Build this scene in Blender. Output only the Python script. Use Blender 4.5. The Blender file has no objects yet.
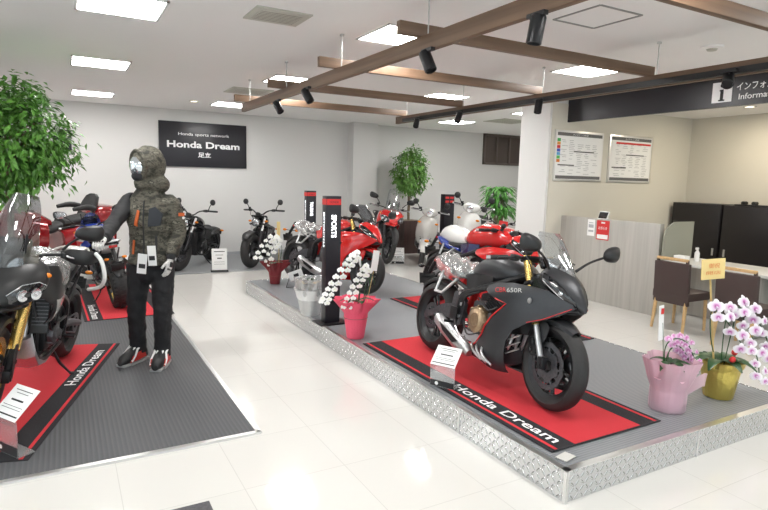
import bpy, bmesh, math, random
from mathutils import Vector, Matrix, Euler
from mathutils.geometry import delaunay_2d_cdt
random.seed(7)
PANEL, SKY, EXPOSURE = 18.5, 1.35, .74
PI = math.pi
scene = bpy.context.scene
COL = scene.collection
V = Vector

# ------------------------------------------------------------------ materials
def mat(name, col, rough=.5, metal=0., coat=0., noise=None, bump=0., bscale=80., trans=0., emit=0., ior=1.45, spec=.5):
    m = bpy.data.materials.new(name); m.use_nodes = True
    nt = m.node_tree; b = nt.nodes['Principled BSDF']
    b.inputs['Base Color'].default_value = (*col, 1); b.inputs['Roughness'].default_value = rough
    b.inputs['Metallic'].default_value = metal; b.inputs['Coat Weight'].default_value = coat
    b.inputs['Coat Roughness'].default_value = .05
    b.inputs['Specular IOR Level'].default_value = spec
    tc = nt.nodes.new('ShaderNodeTexCoord')
    if noise:
        amt, sc = noise
        n = nt.nodes.new('ShaderNodeTexNoise'); n.inputs['Scale'].default_value = sc; n.inputs['Detail'].default_value = 4
        nt.links.new(tc.outputs['Object'], n.inputs['Vector'])
        r = nt.nodes.new('ShaderNodeValToRGB')
        r.color_ramp.elements[0].position = .3; r.color_ramp.elements[1].position = .7
        r.color_ramp.elements[0].color = (*[c*(1-amt) for c in col], 1)
        r.color_ramp.elements[1].color = (*[min(1, c*(1+amt)) for c in col], 1)
        nt.links.new(n.outputs['Fac'], r.inputs['Fac']); nt.links.new(r.outputs['Color'], b.inputs['Base Color'])
    if bump:
        n = nt.nodes.new('ShaderNodeTexNoise'); n.inputs['Scale'].default_value = bscale; n.inputs['Detail'].default_value = 3
        nt.links.new(tc.outputs['Object'], n.inputs['Vector'])
        bp = nt.nodes.new('ShaderNodeBump'); bp.inputs['Strength'].default_value = bump; bp.inputs['Distance'].default_value = .01
        nt.links.new(n.outputs['Fac'], bp.inputs['Height']); nt.links.new(bp.outputs['Normal'], b.inputs['Normal'])
    if emit:
        b.inputs['Emission Color'].default_value = (*col, 1); b.inputs['Emission Strength'].default_value = emit
    return m
def clear(name, tint=(1, 1, 1), base=.06, rough=.03, film=0., fcol=(.9, .9, .9), bump=0.):
    """thin clear plastic or glass: see-through with a mirror-like sheen, optional milky film"""
    m = bpy.data.materials.new(name); m.use_nodes = True; nt = m.node_tree
    nt.nodes.remove(nt.nodes['Principled BSDF']); out = nt.nodes['Material Output']
    t = nt.nodes.new('ShaderNodeBsdfTransparent'); t.inputs[0].default_value = (*tint, 1)
    g = nt.nodes.new('ShaderNodeBsdfGlossy'); g.inputs['Roughness'].default_value = rough; g.inputs[0].default_value = (1, 1, 1, 1)
    lw = nt.nodes.new('ShaderNodeLayerWeight'); lw.inputs[0].default_value = .35
    mr = nt.nodes.new('ShaderNodeMapRange'); mr.inputs['To Min'].default_value = base; mr.inputs['To Max'].default_value = .8
    nt.links.new(lw.outputs['Fresnel'], mr.inputs['Value'])
    mx = nt.nodes.new('ShaderNodeMixShader'); nt.links.new(mr.outputs[0], mx.inputs[0]); nt.links.new(t.outputs[0], mx.inputs[1]); nt.links.new(g.outputs[0], mx.inputs[2])
    last = mx
    if film:
        d = nt.nodes.new('ShaderNodeBsdfDiffuse'); d.inputs[0].default_value = (*fcol, 1)
        m2 = nt.nodes.new('ShaderNodeMixShader'); m2.inputs[0].default_value = film
        nt.links.new(mx.outputs[0], m2.inputs[1]); nt.links.new(d.outputs[0], m2.inputs[2]); last = m2
    if bump:
        tc = nt.nodes.new('ShaderNodeTexCoord'); n = nt.nodes.new('ShaderNodeTexNoise'); n.inputs['Scale'].default_value = 14; n.inputs['Detail'].default_value = 3
        nt.links.new(tc.outputs['Object'], n.inputs['Vector'])
        bp = nt.nodes.new('ShaderNodeBump'); bp.inputs['Strength'].default_value = bump; bp.inputs['Distance'].default_value = .03
        nt.links.new(n.outputs['Fac'], bp.inputs['Height']); nt.links.new(bp.outputs['Normal'], g.inputs['Normal'])
        nt.links.new(bp.outputs['Normal'], lw.inputs['Normal'])
    nt.links.new(last.outputs[0], out.inputs[0])
    return m
M = {}
M['tyre'] = mat('tyre_rubber', (.022, .021, .021), .62, bump=.15, bscale=60)
M['black'] = mat('black_plastic', (.012, .012, .013), .42)
M['satin'] = mat('satin_black_metal', (.02, .02, .022), .32, .4)
M['matte'] = mat('matte_ballistic_black', (.045, .046, .05), .36, .45, noise=(.06, 40))
M['gloss'] = mat('gloss_black', (.01, .01, .012), .12, 0, .6)
M['greym'] = mat('grey_cast_metal', (.12, .12, .13), .42, .8, noise=(.2, 60))
M['silver'] = mat('brushed_silver', (.62, .62, .63), .3, .9, noise=(.08, 90))
M['chrome'] = mat('chrome', (.8, .8, .82), .1, 1)
M['bronze'] = mat('bronze_cover', (.42, .30, .19), .34, .85, noise=(.15, 40))
M['gold'] = mat('gold_fork', (.75, .52, .17), .26, .9)
M['red'] = mat('gloss_red', (.62, .014, .014), .18, 0, .8)
M['candy'] = mat('candy_dark_red', (.33, .008, .012), .18, .2, .9)
M['redacc'] = mat('red_accent', (.62, .02, .02), .4)
M['white'] = mat('white_paint', (.82, .82, .8), .22, 0, .5)
M['blue'] = mat('blue_paint', (.02, .05, .33), .22, 0, .6)
M['navy'] = mat('navy_paint', (.012, .02, .09), .25, 0, .5)
M['bgrey'] = mat('pearl_grey_paint', (.52, .51, .48), .25, .1, .6)
M['seat'] = mat('seat_vinyl', (.02, .02, .021), .6, bump=.3, bscale=180)
M['amber'] = mat('amber_lens', (.85, .25, .02), .2)
M['redlens'] = mat('red_lens', (.5, .01, .01), .15, 0, .5)
M['lens'] = mat('headlamp_glass', (.008, .008, .01), .04, 0, 1)
M['lensw'] = mat('headlamp_reflector', (.75, .77, .8), .12, .8)
M['mirror'] = mat('mirror_glass', (.85, .87, .9), .03, 1)
M['screen'] = clear('smoked_screen', (.55, .57, .6), .10)
M['shield'] = clear('clear_screen', (.80, .82, .83), .16, film=.05)
M['clears'] = clear('touring_screen', (.62, .64, .66), .12, film=.02)
M['wrap'] = clear('clear_film_wrap', (.9, .9, .9), .22, .24, film=.12, bump=.4)
M['acryl'] = clear('clear_acrylic', (.9, .92, .92), .12, .05, film=.10)
M['paper'] = mat('white_paper', (.85, .85, .84), .7)
M['ink'] = mat('dark_print', (.02, .02, .022), .7)
M['redink'] = mat('red_print', (.62, .03, .03), .6)
M['wlet'] = mat('white_lettering', (.9, .9, .9), .6)
M['wlit'] = mat('backlit_lettering', (.95, .97, 1), .5, emit=1.2)
M['leaf'] = mat('ficus_leaf', (.10, .26, .04), .42, noise=(.5, 9))
M['leaf2'] = mat('pale_leaf', (.12, .28, .05), .42, noise=(.45, 10))
M['palm'] = mat('palm_leaf', (.09, .30, .05), .45, noise=(.4, 10))
M['bark'] = mat('bark', (.2, .15, .1), .8, noise=(.3, 30))
M['oleaf'] = mat('orchid_leaf', (.02, .075, .02), .35)
M['wood'] = None

# ------------------------------------------------------------------ mesh builder
def ortho(d):
    d = d.normalized(); a = V((0, 0, 1)) if abs(d.z) < .9 else V((1, 0, 0))
    u = d.cross(a).normalized(); return u, d.cross(u).normalized()
def smoothpath(pts, n=5):
    pts = [V(p) for p in pts]
    if len(pts) < 3: return pts
    o = []
    for i in range(len(pts)-1):
        p0 = pts[max(i-1, 0)]; p1 = pts[i]; p2 = pts[i+1]; p3 = pts[min(i+2, len(pts)-1)]
        for k in range(n):
            t = k/n
            o.append(.5*((2*p1)+(-p0+p2)*t+(2*p0-5*p1+4*p2-p3)*t*t+(-p0+3*p1-3*p2+p3)*t**3))
    o.append(pts[-1]); return o
class MB:
    def __init__(s): s.v = []; s.f = []
    def add(s, vs, fs):
        n = len(s.v); s.v += [V(v) for v in vs]; s.f += [tuple(i+n for i in f) for f in fs]; return s
    def box(s, c, sz, rot=None, b=0.):
        hx, hy, hz = [a/2 for a in sz]; c = V(c)
        R = rot.to_matrix() if isinstance(rot, Euler) else (rot if rot is not None else Matrix.Identity(3))
        if isinstance(rot, (tuple, list)): R = Euler(rot).to_matrix()
        if b <= 0:
            vs = [V((x*hx, y*hy, z*hz)) for x in (-1, 1) for y in (-1, 1) for z in (-1, 1)]
            fs = [(0, 1, 3, 2), (4, 6, 7, 5), (0, 4, 5, 1), (2, 3, 7, 6), (0, 2, 6, 4), (1, 5, 7, 3)]
            return s.add([c+R@v for v in vs], fs)
        bm = bmesh.new(); bmesh.ops.create_cube(bm, size=1)
        for v in bm.verts: v.co = V((v.co.x*sz[0], v.co.y*sz[1], v.co.z*sz[2]))
        bmesh.ops.bevel(bm, geom=bm.edges[:], offset=min(b, min(sz)*.45), segments=2, affect='EDGES', profile=.6)
        bm.verts.index_update()
        vs = [c+R@v.co for v in bm.verts]; fs = [tuple(v.index for v in f.verts) for f in bm.faces]; bm.free()
        return s.add(vs, fs)
    def tube(s, pts, r, seg=8, smooth=0, squash=1.):
        if smooth: 
            n0 = len(pts); P = smoothpath(pts, smooth)
            if isinstance(r, (list, tuple)):
                rr = []
                for i in range(len(P)):
                    t = i/(len(P)-1)*(n0-1); k = min(int(t), n0-2); rr.append(r[k]+(r[k+1]-r[k])*(t-k))
                r = rr
        else: P = [V(p) for p in pts]
        if not isinstance(r, (list, tuple)): r = [r]*len(P)
        vs = []; fs = []; u = None
        for i, p in enumerate(P):
            d = (P[min(i+1, len(P)-1)]-P[max(i-1, 0)])
            if d.length < 1e-9: d = V((0, 0, 1))
            d.normalize()
            if u is None: u, w = ortho(d)
            else:
                u = (u-d*u.dot(d)).normalized(); w = d.cross(u)
            for k in range(seg):
                a = 2*PI*k/seg; vs.append(p+(u*math.cos(a)+w*math.sin(a)*squash)*r[i])
        for i in range(len(P)-1):
            for k in range(seg):
                k2 = (k+1) % seg; fs.append((i*seg+k, i*seg+k2, (i+1)*seg+k2, (i+1)*seg+k))
        fs.append(tuple(range(seg))[::-1]); fs.append(tuple((len(P)-1)*seg+k for k in range(seg)))
        return s.add(vs, fs)
    def lathe(s, prof, o=(0, 0, 0), d=(0, 0, 1), seg=24, close=True, amp=None):
        """prof = [(radius, height)...] about axis d; amp(angle, i) scales the radius"""
        o = V(o); d = V(d).normalized(); u, w = ortho(d); vs = []; fs = []; n = len(prof)
        for i, (r, h) in enumerate(prof):
            for k in range(seg):
                a = 2*PI*k/seg; rr = r*(amp(a, i) if amp else 1); vs.append(o+d*h+(u*math.cos(a)+w*math.sin(a))*rr)
        for i in range(n-1):
            for k in range(seg):
                k2 = (k+1) % seg; fs.append((i*seg+k, i*seg+k2, (i+1)*seg+k2, (i+1)*seg+k))
        if close == 'ring':
            for k in range(seg):
                k2 = (k+1) % seg; fs.append(((n-1)*seg+k, (n-1)*seg+k2, k2, k))
        elif close:
            fs.append(tuple(range(seg))[::-1]); fs.append(tuple((n-1)*seg+k for k in range(seg)))
        return s.add(vs, fs)
    def loft(s, rings, cap=True):
        n = len(rings[0]); vs = [v for r in rings for v in r]; fs = []
        for i in range(len(rings)-1):
            for k in range(n):
                k2 = (k+1) % n; fs.append((i*n+k, i*n+k2, (i+1)*n+k2, (i+1)*n+k))
        if cap: fs.append(tuple(range(n))[::-1]); fs.append(tuple((len(rings)-1)*n+k for k in range(n)))
        return s.add(vs, fs)
    def ell(s, c, r, rot=None, seg=16, rings=10):
        c = V(c); R = Euler(rot).to_matrix() if rot is not None else Matrix.Identity(3); vs = []; fs = []
        for i in range(rings+1):
            t = PI*i/rings; t = min(max(t, .02), PI-.02)
            for k in range(seg):
                a = 2*PI*k/seg; vs.append(c+R@V((r[0]*math.sin(t)*math.cos(a), r[1]*math.sin(t)*math.sin(a), r[2]*math.cos(t))))
        for i in range(rings):
            for k in range(seg):
                k2 = (k+1) % seg; fs.append((i*seg+k, (i+1)*seg+k, (i+1)*seg+k2, i*seg+k2))
        fs.append(tuple(range(seg))); fs.append(tuple(rings*seg+k for k in range(seg))[::-1])
        return s.add(vs, fs)
    def plate(s, outline, yf, th=.004, step=.035, plane='xz', sgn=1):
        """curved panel: closed 2-D outline filled with a grid, lifted by yf(a, b), given thickness"""
        pts = []
        n = len(outline)
        for i in range(n):
            a = V(outline[i]); b = V(outline[(i+1) % n]); k = max(1, int((b-a).length/step))
            for j in range(k): pts.append(a+(b-a)*(j/k))
        nb = len(pts)
        xs = [p.x for p in pts]; ys = [p.y for p in pts]
        def inside(x, y):
            c = False; j = nb-1
            for i in range(nb):
                if (pts[i].y > y) != (pts[j].y > y) and x < (pts[j].x-pts[i].x)*(y-pts[i].y)/(pts[j].y-pts[i].y)+pts[i].x: c = not c
                j = i
            return c
        x = min(xs)+step*.5; allp = list(pts)
        while x < max(xs):
            y = min(ys)+step*.5
            while y < max(ys):
                if inside(x, y) and min((p-V((x, y))).length for p in pts) > step*.4: allp.append(V((x, y)))
                y += step
            x += step
        vo, eo, fo = delaunay_2d_cdt(allp, [], [list(range(nb))], 1, 1e-5)[:3]
        A = []; B = []
        for p in vo:
            y = yf(p.x, p.y)
            for L, yy in ((A, y), (B, y-th)):
                L.append(V((p.x, sgn*yy, p.y)) if plane == 'xz' else (V((p.x, p.y, sgn*yy)) if plane == 'xy' else V((sgn*yy, p.x, p.y))))
        m = len(A); fs = [tuple(f) for f in fo]+[tuple(i+m for i in f[::-1]) for f in fo]
        cnt = {}
        for f in fo:
            for i in range(len(f)):
                e = (f[i], f[(i+1) % len(f)]); cnt[e] = 1
        for (a, b) in list(cnt):
            if (b, a) not in cnt: fs.append((b, a, a+m, b+m))
        return s.add(A+B, fs)
    def xf(s, mtx):
        s.v = [mtx @ v for v in s.v]; return s
    def build(s, name, m, parent=None, sm=True, loc=None, angle=40):
        me = bpy.data.meshes.new(name); me.from_pydata([tuple(v) for v in s.v], [], s.f)
        bm = bmesh.new(); bm.from_mesh(me); bmesh.ops.recalc_face_normals(bm, faces=bm.faces[:]); bm.to_mesh(me); bm.free()
        if isinstance(m, str): m = M[m]
        me.materials.append(m)
        if sm:
            for p in me.polygons: p.use_smooth = True
            try: me.set_sharp_from_angle(angle=math.radians(angle))
            except Exception: pass
        o = bpy.data.objects.new(name, me); COL.objects.link(o)
        if parent is not None: o.parent = parent
        if loc is not None: o.location = loc
        return o
def tag(o, label=None, cat=None, group=None, kind=None):
    for k, v in (('label', label), ('category', cat), ('group', group), ('kind', kind)):
        if v: o[k] = v
    return o
def thing(name, label, cat, loc=(0, 0, 0), rz=0., lean=0., group=None):
    o = bpy.data.objects.new(name, None); COL.objects.link(o); o.empty_display_size = .1
    o.location = loc; o.rotation_euler = (lean, 0, rz); return tag(o, label, cat, group)
def struct(o): o['kind'] = 'structure'; return o
def copy_tree(o, parent=None):
    c = o.copy(); COL.objects.link(c)
    if parent is not None: c.parent = parent
    for ch in [x for x in COL.objects if x.parent == o and x != c]: copy_tree(ch, c)
    return c
def remesh(mb, name, m, parent=None, vox=.012, sm=4, disp=0., dscale=.1):
    me = bpy.data.meshes.new('tmp'); me.from_pydata([tuple(v) for v in mb.v], [], mb.f)
    bm = bmesh.new(); bm.from_mesh(me); bmesh.ops.recalc_face_normals(bm, faces=bm.faces[:]); bm.to_mesh(me); bm.free()
    o = bpy.data.objects.new('tmp', me); COL.objects.link(o)
    r = o.modifiers.new('r', 'REMESH'); r.mode = 'VOXEL'; r.voxel_size = vox; r.use_smooth_shade = True
    if sm: q = o.modifiers.new('s', 'SMOOTH'); q.iterations = sm; q.factor = .5
    if disp:
        t = bpy.data.textures.new('folds', 'CLOUDS'); t.noise_scale = dscale; t.noise_depth = 2
        d = o.modifiers.new('d', 'DISPLACE'); d.texture = t; d.strength = disp; d.mid_level = .5
    bpy.context.view_layer.update(); dg = bpy.context.evaluated_depsgraph_get()
    nm = bpy.data.meshes.new_from_object(o.evaluated_get(dg)); nm.name = name
    bpy.data.objects.remove(o); bpy.data.meshes.remove(me)
    nm.materials.clear(); nm.materials.append(M[m] if isinstance(m, str) else m)
    for p in nm.polygons: p.use_smooth = True
    o = bpy.data.objects.new(name, nm); COL.objects.link(o)
    if parent is not None: o.parent = parent
    return o
def text(body, o, xd, yd, w, h, m, parent=None, name='lettering', ext=.0015, bold=0., keep=False):
    """flat lettering centred on point o, running along xd, upright along yd, fitted to w x h"""
    cu = bpy.data.curves.new('t', 'FONT'); cu.body = body; cu.extrude = 0; cu.offset = bold; cu.align_x = 'LEFT'; cu.resolution_u = 3
    t = bpy.data.objects.new('t', cu); COL.objects.link(t); bpy.context.view_layer.update()
    me = bpy.data.meshes.new_from_object(t.evaluated_get(bpy.context.evaluated_depsgraph_get())); bpy.data.objects.remove(t)
    xs = [v.co.x for v in me.vertices]; ys = [v.co.y for v in me.vertices]
    x0, x1, y0, y1 = min(xs), max(xs), min(ys), max(ys)
    sx = w/(x1-x0); sy = h/(y1-y0)
    if keep: sx = sy = min(sx, sy)
    xd = V(xd).normalized(); yd = V(yd).normalized(); n = xd.cross(yd); o = V(o)
    for v in me.vertices:
        v.co = o+xd*((v.co.x-(x0+x1)/2)*sx)+yd*((v.co.y-(y0+y1)/2)*sy)+n*ext
    me.name = name; me.materials.clear(); me.materials.append(M[m] if isinstance(m, str) else m)
    ob = bpy.data.objects.new(name, me); COL.objects.link(ob)
    if parent is not None: ob.parent = parent
    return ob
def interp(tab, x):
    if x <= tab[0][0]: return tab[0][1]
    for (a, b), (c, d) in zip(tab, tab[1:]):
        if x <= c:
            t = (x-a)/(c-a); t = t*t*(3-2*t); return b+(d-b)*t
    return tab[-1][1]
class Body:
    """body lofted along x from sections (x, z_centre, half_width, half_height, power)"""
    def __init__(s, secs, up=None): s.s = sorted(secs)
    def at(s, x):
        S = s.s; x = min(max(x, S[0][0]), S[-1][0])
        for i in range(len(S)-1):
            if x <= S[i+1][0]:
                a = S[i]; b = S[i+1]; t = (x-a[0])/(b[0]-a[0])
                p = S[max(i-1, 0)]; q = S[min(i+2, len(S)-1)]
                o = []
                for k in range(1, 5):
                    m1 = (b[k]-p[k])/(b[0]-p[0])*(b[0]-a[0]) if b[0] != p[0] else 0
                    m2 = (q[k]-a[k])/(q[0]-a[0])*(b[0]-a[0]) if q[0] != a[0] else 0
                    o.append((2*t**3-3*t*t+1)*a[k]+(t**3-2*t*t+t)*m1+(-2*t**3+3*t*t)*b[k]+(t**3-t*t)*m2)
                return o
    def half(s, x, z):
        zc, w, h, p = s.at(x); q = min(1, abs(z-zc)/max(h, 1e-4)); return w*(1-q**p)**(1/p)
    def mesh(s, mb, n=24, seg=28, x0=None, x1=None, y=0):
        x0 = s.s[0][0] if x0 is None else x0; x1 = s.s[-1][0] if x1 is None else x1
        rings = []
        for i in range(n+1):
            x = x0+(x1-x0)*i/n; zc, w, h, p = s.at(x); w = max(w, .003); h = max(h, .003); r = []
            for k in range(seg):
                a = 2*PI*k/seg; c, sn = math.cos(a), math.sin(a)
                r.append(V((x, y+w*math.copysign(abs(c)**(2/p), c), zc+h*math.copysign(abs(sn)**(2/p), sn))))
            rings.append(r)
        return mb.loft(rings)
# ------------------------------------------------------------------ motorcycle parts (local axes: x forward, y to the rider's left, z up)
def wheel(root, name, x, r, w, F=None, rim='satin', discs=(-1, 1), nsp=10, spoked=False, knob=False, rr=.215, disc_r=.155, car=0, discm='greym'):
    F = F or Matrix.Identity(4); o = V((x, 0, r)); ax = V((0, 1, 0))
    h = w/2
    prof = [(rr-.004, -h*.62), (rr+.012, -h*.86), (r-h*.85, -h), (r-h*.36, -h*.86), (r-h*.1, -h*.5), (r, 0), (r-h*.1, h*.5), (r-h*.36, h*.86), (r-h*.85, h), (rr+.012, h*.86), (rr-.004, h*.62)]
    R = MB()
    R.lathe([(rr+.006, -h*.72), (rr+.006, -h*.60), (rr-.02, -h*.4), (rr-.024, 0), (rr-.02, h*.4), (rr+.006, h*.6), (rr+.006, h*.72), (rr-.008, h*.6), (rr-.036, h*.38), (rr-.04, 0), (rr-.036, -h*.38), (rr-.008, -h*.6)], o, ax, 40, 'ring')
    R.lathe([(.02, -h*.8), (.038, -h*.75), (.042, 0), (.038, h*.75), (.02, h*.8)], o, ax, 16)
    for k in range(nsp):
        a = 2*PI*k/nsp
        if spoked:
            for s in (-1, 1):
                a2 = a+s*.25; p0 = o+V((math.cos(a)*.035, s*h*.6, math.sin(a)*.035)); p1 = o+V((math.cos(a2)*(rr-.03), 0, math.sin(a2)*(rr-.03)))
                R.tube([p0, p1], .0028, 5)
        else:
            p0 = o+V((math.cos(a)*.03, 0, math.sin(a)*.03)); b = a+(.16 if k % 2 else -.16)*(nsp >= 10)
            p1 = o+V((math.cos(b)*(rr-.03), 0, math.sin(b)*(rr-.03)))
            R.tube([p0, p0.lerp(p1, .5), p1], [.017, .0115, .016], 6)
    ro = R.xf(F).build(name, rim, root)
    T = MB().lathe(prof, o, ax, 56, 'ring')
    if knob:
        for k in range(34):
            a = 2*PI*k/34
            for j, (yy, zz) in enumerate(((-h*.62, .004), (0, .006), (h*.62, .004))):
                aa = a+(PI/34 if j == 1 else 0); rad = (r if j == 1 else r-h*.2)+.001
                T.box(o+V((math.cos(aa)*rad, yy, math.sin(aa)*rad)), (.012, h*.5, .026), Euler((0, -aa, 0)))
    T.xf(F).build('tyre', 'tyre', ro)
    for s in discs:
        D = MB(); y = s*(h*.95); t = .0025
        n = 12
        D.lathe([(disc_r, y-t), (disc_r, y+t), (disc_r-.035, y+t), (disc_r-.035, y-t)], o, ax, 48, 'ring', amp=lambda a, i: 1+.022*math.sin(a*n))
        D.lathe([(disc_r-.055, y-t), (disc_r-.055, y+t), (.045, y+t), (.045, y-t)], o, ax, 24, 'ring', amp=lambda a, i: 1+.12*math.sin(a*6))
        for k in range(n):
            a = 2*PI*k/n; D.tube([o+V((math.cos(a)*(disc_r-.062), y, math.sin(a)*(disc_r-.062))), o+V((math.cos(a)*(disc_r-.03), y, math.sin(a)*(disc_r-.03)))], .006, 6)
        D.xf(F).build('brake_disc', discm, ro)
    return ro
def steer(x, z, rake, ang):
    """rotation by ang about the steering axis through (x, 0, z)"""
    ax = V((-math.sin(rake), 0, math.cos(rake))); P = V((x, 0, z))
    return Matrix.Translation(P) @ Matrix.Rotation(ang, 4, ax) @ Matrix.Translation(-P)
def fork(root, ax_x, ax_z, top, F, sp=.10, up='gold', lo='silver', usd=True, rt=.026, split=.52, caliper=True, sides=(-1, 1), leg='satin', cr=.15):
    A = V((ax_x, 0, ax_z)); B = V((top[0], 0, top[1]))
    fk = None
    for s in (-1, 1):
        y = V((0, s*sp, 0)); m = A.lerp(B, split)
        f = MB().tube([A.lerp(B, .04)+y, m+y], rt*(.8 if usd else 1.15), 12).xf(F).build('fork_slider', lo, root)
        u = MB().tube([m+y, m.lerp(B, .03)+y, B+y], rt*(1.12 if usd else .8), 12).xf(F).build('fork_tube', up, root)
        g = MB(); g.box(A+y+V((.0, 0, .02)), (.055, .05, .085), b=.012); g.tube([A+y*.9, A+y*1.3], .014, 10)
        g.xf(F).build('axle_lug', leg, f)
        if caliper and s in sides:
            c = MB(); d = (B-A).normalized(); p = A+d*(cr*.78)+V((-.075, 0, 0))+V((0, s*(sp-.022), 0))
            c.box(p, (.062, .058, .125), Euler((0, -.35, 0)), b=.014); c.box(p+V((.03, s*.01, -.02)), (.06, .03, .04), b=.008)
            for q in (-.03, .03): c.lathe([(.017, 0), (.017, s*.036), (.012, s*.04)], p+V((q*.3, 0, q)), (0, 1, 0), 12)
            c.xf(F).build('brake_caliper', leg, f)
    t = MB(); d = (B-A).normalized()
    for q in (.97, .74):
        p = A.lerp(B, q); t.box(p, (.075, sp*2+.07, .032), Euler((0, -math.atan2(-d.x, d.z), 0)), b=.012)
    t.xf(F).build('fork_yoke', 'satin', root)
def fender(root, x, r, w, a0, a1, m, F, name='front_fender', gap=.018, th=.006, wide=1.1):
    f = MB(); n = 18; rings = []
    for i in range(n+1):
        a = math.radians(a0+(a1-a0)*i/n); e = min(i, n-i)/n; hw = w/2*wide*(.55+.45*min(1, e*5)); ring = []
        for (u, dz) in ((-1, -.03), (-.97, .0), (-.6, .014), (0, .02), (.6, .014), (.97, 0), (1, -.03), (.93, -.032), (.55, .008), (0, .013), (-.55, .008), (-.93, -.032)):
            rad = r+gap+dz; ring.append(V((x+math.cos(a)*rad, u*hw, r+math.sin(a)*rad)))
        rings.append(ring)
    return f.loft(rings).xf(F).build(name, m, root)
def mirror(root, base, head, yaw=0, size=(.10, .06), F=None, m='black', round_=False, tilt=0):
    F = F or Matrix.Identity(4); s = 1 if head[1] > 0 else -1; b = V(base); h = V(head)
    a = MB().tube([b, b.lerp(h, .35)+V((.005, 0, .02)), b.lerp(h, .8)+V((.004, 0, .005)), h+V((.012, 0, -.01))], [.011, .008, .009, .012], 8, 4).xf(F).build('mirror_stalk', m, root)
    H = MB(); rot = Euler((tilt*s, 0, yaw*s))
    if round_:
        H.lathe([(.02, .028), (.045, .018), (.055, 0), (.055, -.006), (.05, -.008)], h, rot.to_matrix() @ V((1, 0, 0)), 24)
    else:
        R = rot.to_matrix(); rings = []
        for (dx, k) in ((.042, .25), (.034, .62), (.016, .92), (-.004, 1.), (-.012, .98)):
            ring = []
            for i in range(20):
                t = 2*PI*i/20; c, sn = math.cos(t), math.sin(t)
                yy = size[0]*k*math.copysign(abs(c)**.75, c); zz = size[1]*k*math.copysign(abs(sn)**.75, sn)*(1+.28*s*c)
                ring.append(h+R @ V((dx, yy, zz+yy*.12*s)))
            rings.append(ring)
        H.loft(rings)
    H.xf(F).build('mirror_housing', m, a)
    G = MB(); R = rot.to_matrix()
    if round_: G.lathe([(.049, -.0085), (.049, -.0105)], h, R @ V((1, 0, 0)), 24)
    else:
        ring = []
        for dx in (-.0125, -.0145):
            r_ = []
            for i in range(20):
                t = 2*PI*i/20; c, sn = math.cos(t), math.sin(t)
                yy = size[0]*.9*math.copysign(abs(c)**.75, c); zz = size[1]*.88*math.copysign(abs(sn)**.75, sn)*(1+.28*s*c)
                r_.append(h+R @ V((dx, yy, zz+yy*.12*s)))
            ring.append(r_)
        G.loft(ring)
    G.xf(F).build('mirror_glass', 'mirror', a)
def bars(root, c, half, rise, back, F, grip='black', m='satin', guard=None, reach=.0, levers=True, endm='silver'):
    """handlebar centred on c: half width, rise and pull-back"""
    c = V(c); L = []
    for s in (1, -1):
        L.append([c+V((0, s*.05, 0)), c+V((-.01, s*.13, rise*.7)), c+V((-back*.5, s*(half-.2), rise)), c+V((-back, s*half, rise*.94))])
    pts = L[0][::-1]+L[1]
    hb = MB().tube(pts, .0115, 8, 4).xf(F).build('handlebar', m, root)
    for s in (1, -1):
        e = c+V((-back, s*half, rise*.94)); i = c+V((-back*.62, s*(half-.125), rise)); d = (e-i).normalized()
        g = MB().tube([i, e], .0175, 12).xf(F).build('grip', grip, root)
        MB().tube([e, e+d*.03], .016, 10).xf(F).build('bar_end', endm, g)
        k = MB().box(i-d*.035, (.045, .055, .05), b=.01)
        k.lathe([(.02, 0), (.024, .012), (.024, .035), (.02, .04)], i-d*.03+V((.03, 0, .018)), (0, 0, 1), 14) if s < 0 else k.box(i-d*.06, (.05, .03, .04), b=.008)
        k.xf(F).build('control_pod', 'black', root)
        if levers:
            MB().tube([i-d*.03+V((.045, 0, .005)), i+V((.075, 0, .0)), i+d*.07+V((.062, 0, -.004)), e+V((.05, 0, -.004))], [.007, .006, .0055, .0075], 6, 3).xf(F).build('lever', 'silver' if endm == 'silver' else 'satin', root)
        if guard:
            q = MB(); rings = []
            for t, (dx, dy, hh) in enumerate(((.03, .04, .028), (.085, .005, .05), (.11, -.05, .06), (.112, -.1, .058), (.095, -.16, .04), (.06, -.2, .02))):
                p = e+V((dx, s*dy, .01)); ring = []
                for a in range(10):
                    an = 2*PI*a/10; ring.append(p+V((.010*math.cos(an)-abs(math.sin(an))*.015, .006*math.cos(an)*s, hh*math.sin(an))))
                rings.append(ring)
            q.loft(rings).xf(F).build('hand_guard', guard, root)
def cable(root, pts, F=None, r=.0045, m='black', name='cable'):
    return MB().tube(pts, r, 6, 5).xf(F or Matrix.Identity(4)).build(name, m, root)
def sidestand(root, x, z, drop, m='satin'):
    drop += .008
    s = MB().tube([(x, .09, z), (x-.03, .16, z*.5), (x-.06, .24, drop)], [.012, .011, .009], 8)
    s.box((x-.065, .25, drop+.006), (.05, .04, .008), b=.003); s.build('side_stand', m, root)
def chain(root, x0, z0, x1, z1, y, m='greym'):
    c = MB()
    for dz0, dz1 in ((.03, .09), (-.03, -.09)):
        c.tube([(x0, y, z0+dz0), (x1, y, z1+dz1)], .0075, 6)
    c.build('drive_chain', m, root)
    s = MB(); s.lathe([(.092, -.003), (.092, .003), (.05, .003), (.05, -.003)], (x1, y, z1), (0, 1, 0), 40, 'ring', amp=lambda a, i: 1+.03*math.sin(a*20))
    s.build('rear_sprocket', m, root)
def indicator(root, p, d, m='amber', F=None, L=.05):
    p = V(p); d = V(d).normalized()
    st = MB().tube([p, p+d*L], .006, 6).xf(F or Matrix.Identity(4)).build('indicator_stem', 'black', root)
    MB().ell(p+d*(L+.024), (.02, .034, .019), seg=12, rings=8).xf(F or Matrix.Identity(4)).build('indicator_lens', m, st)
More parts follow.
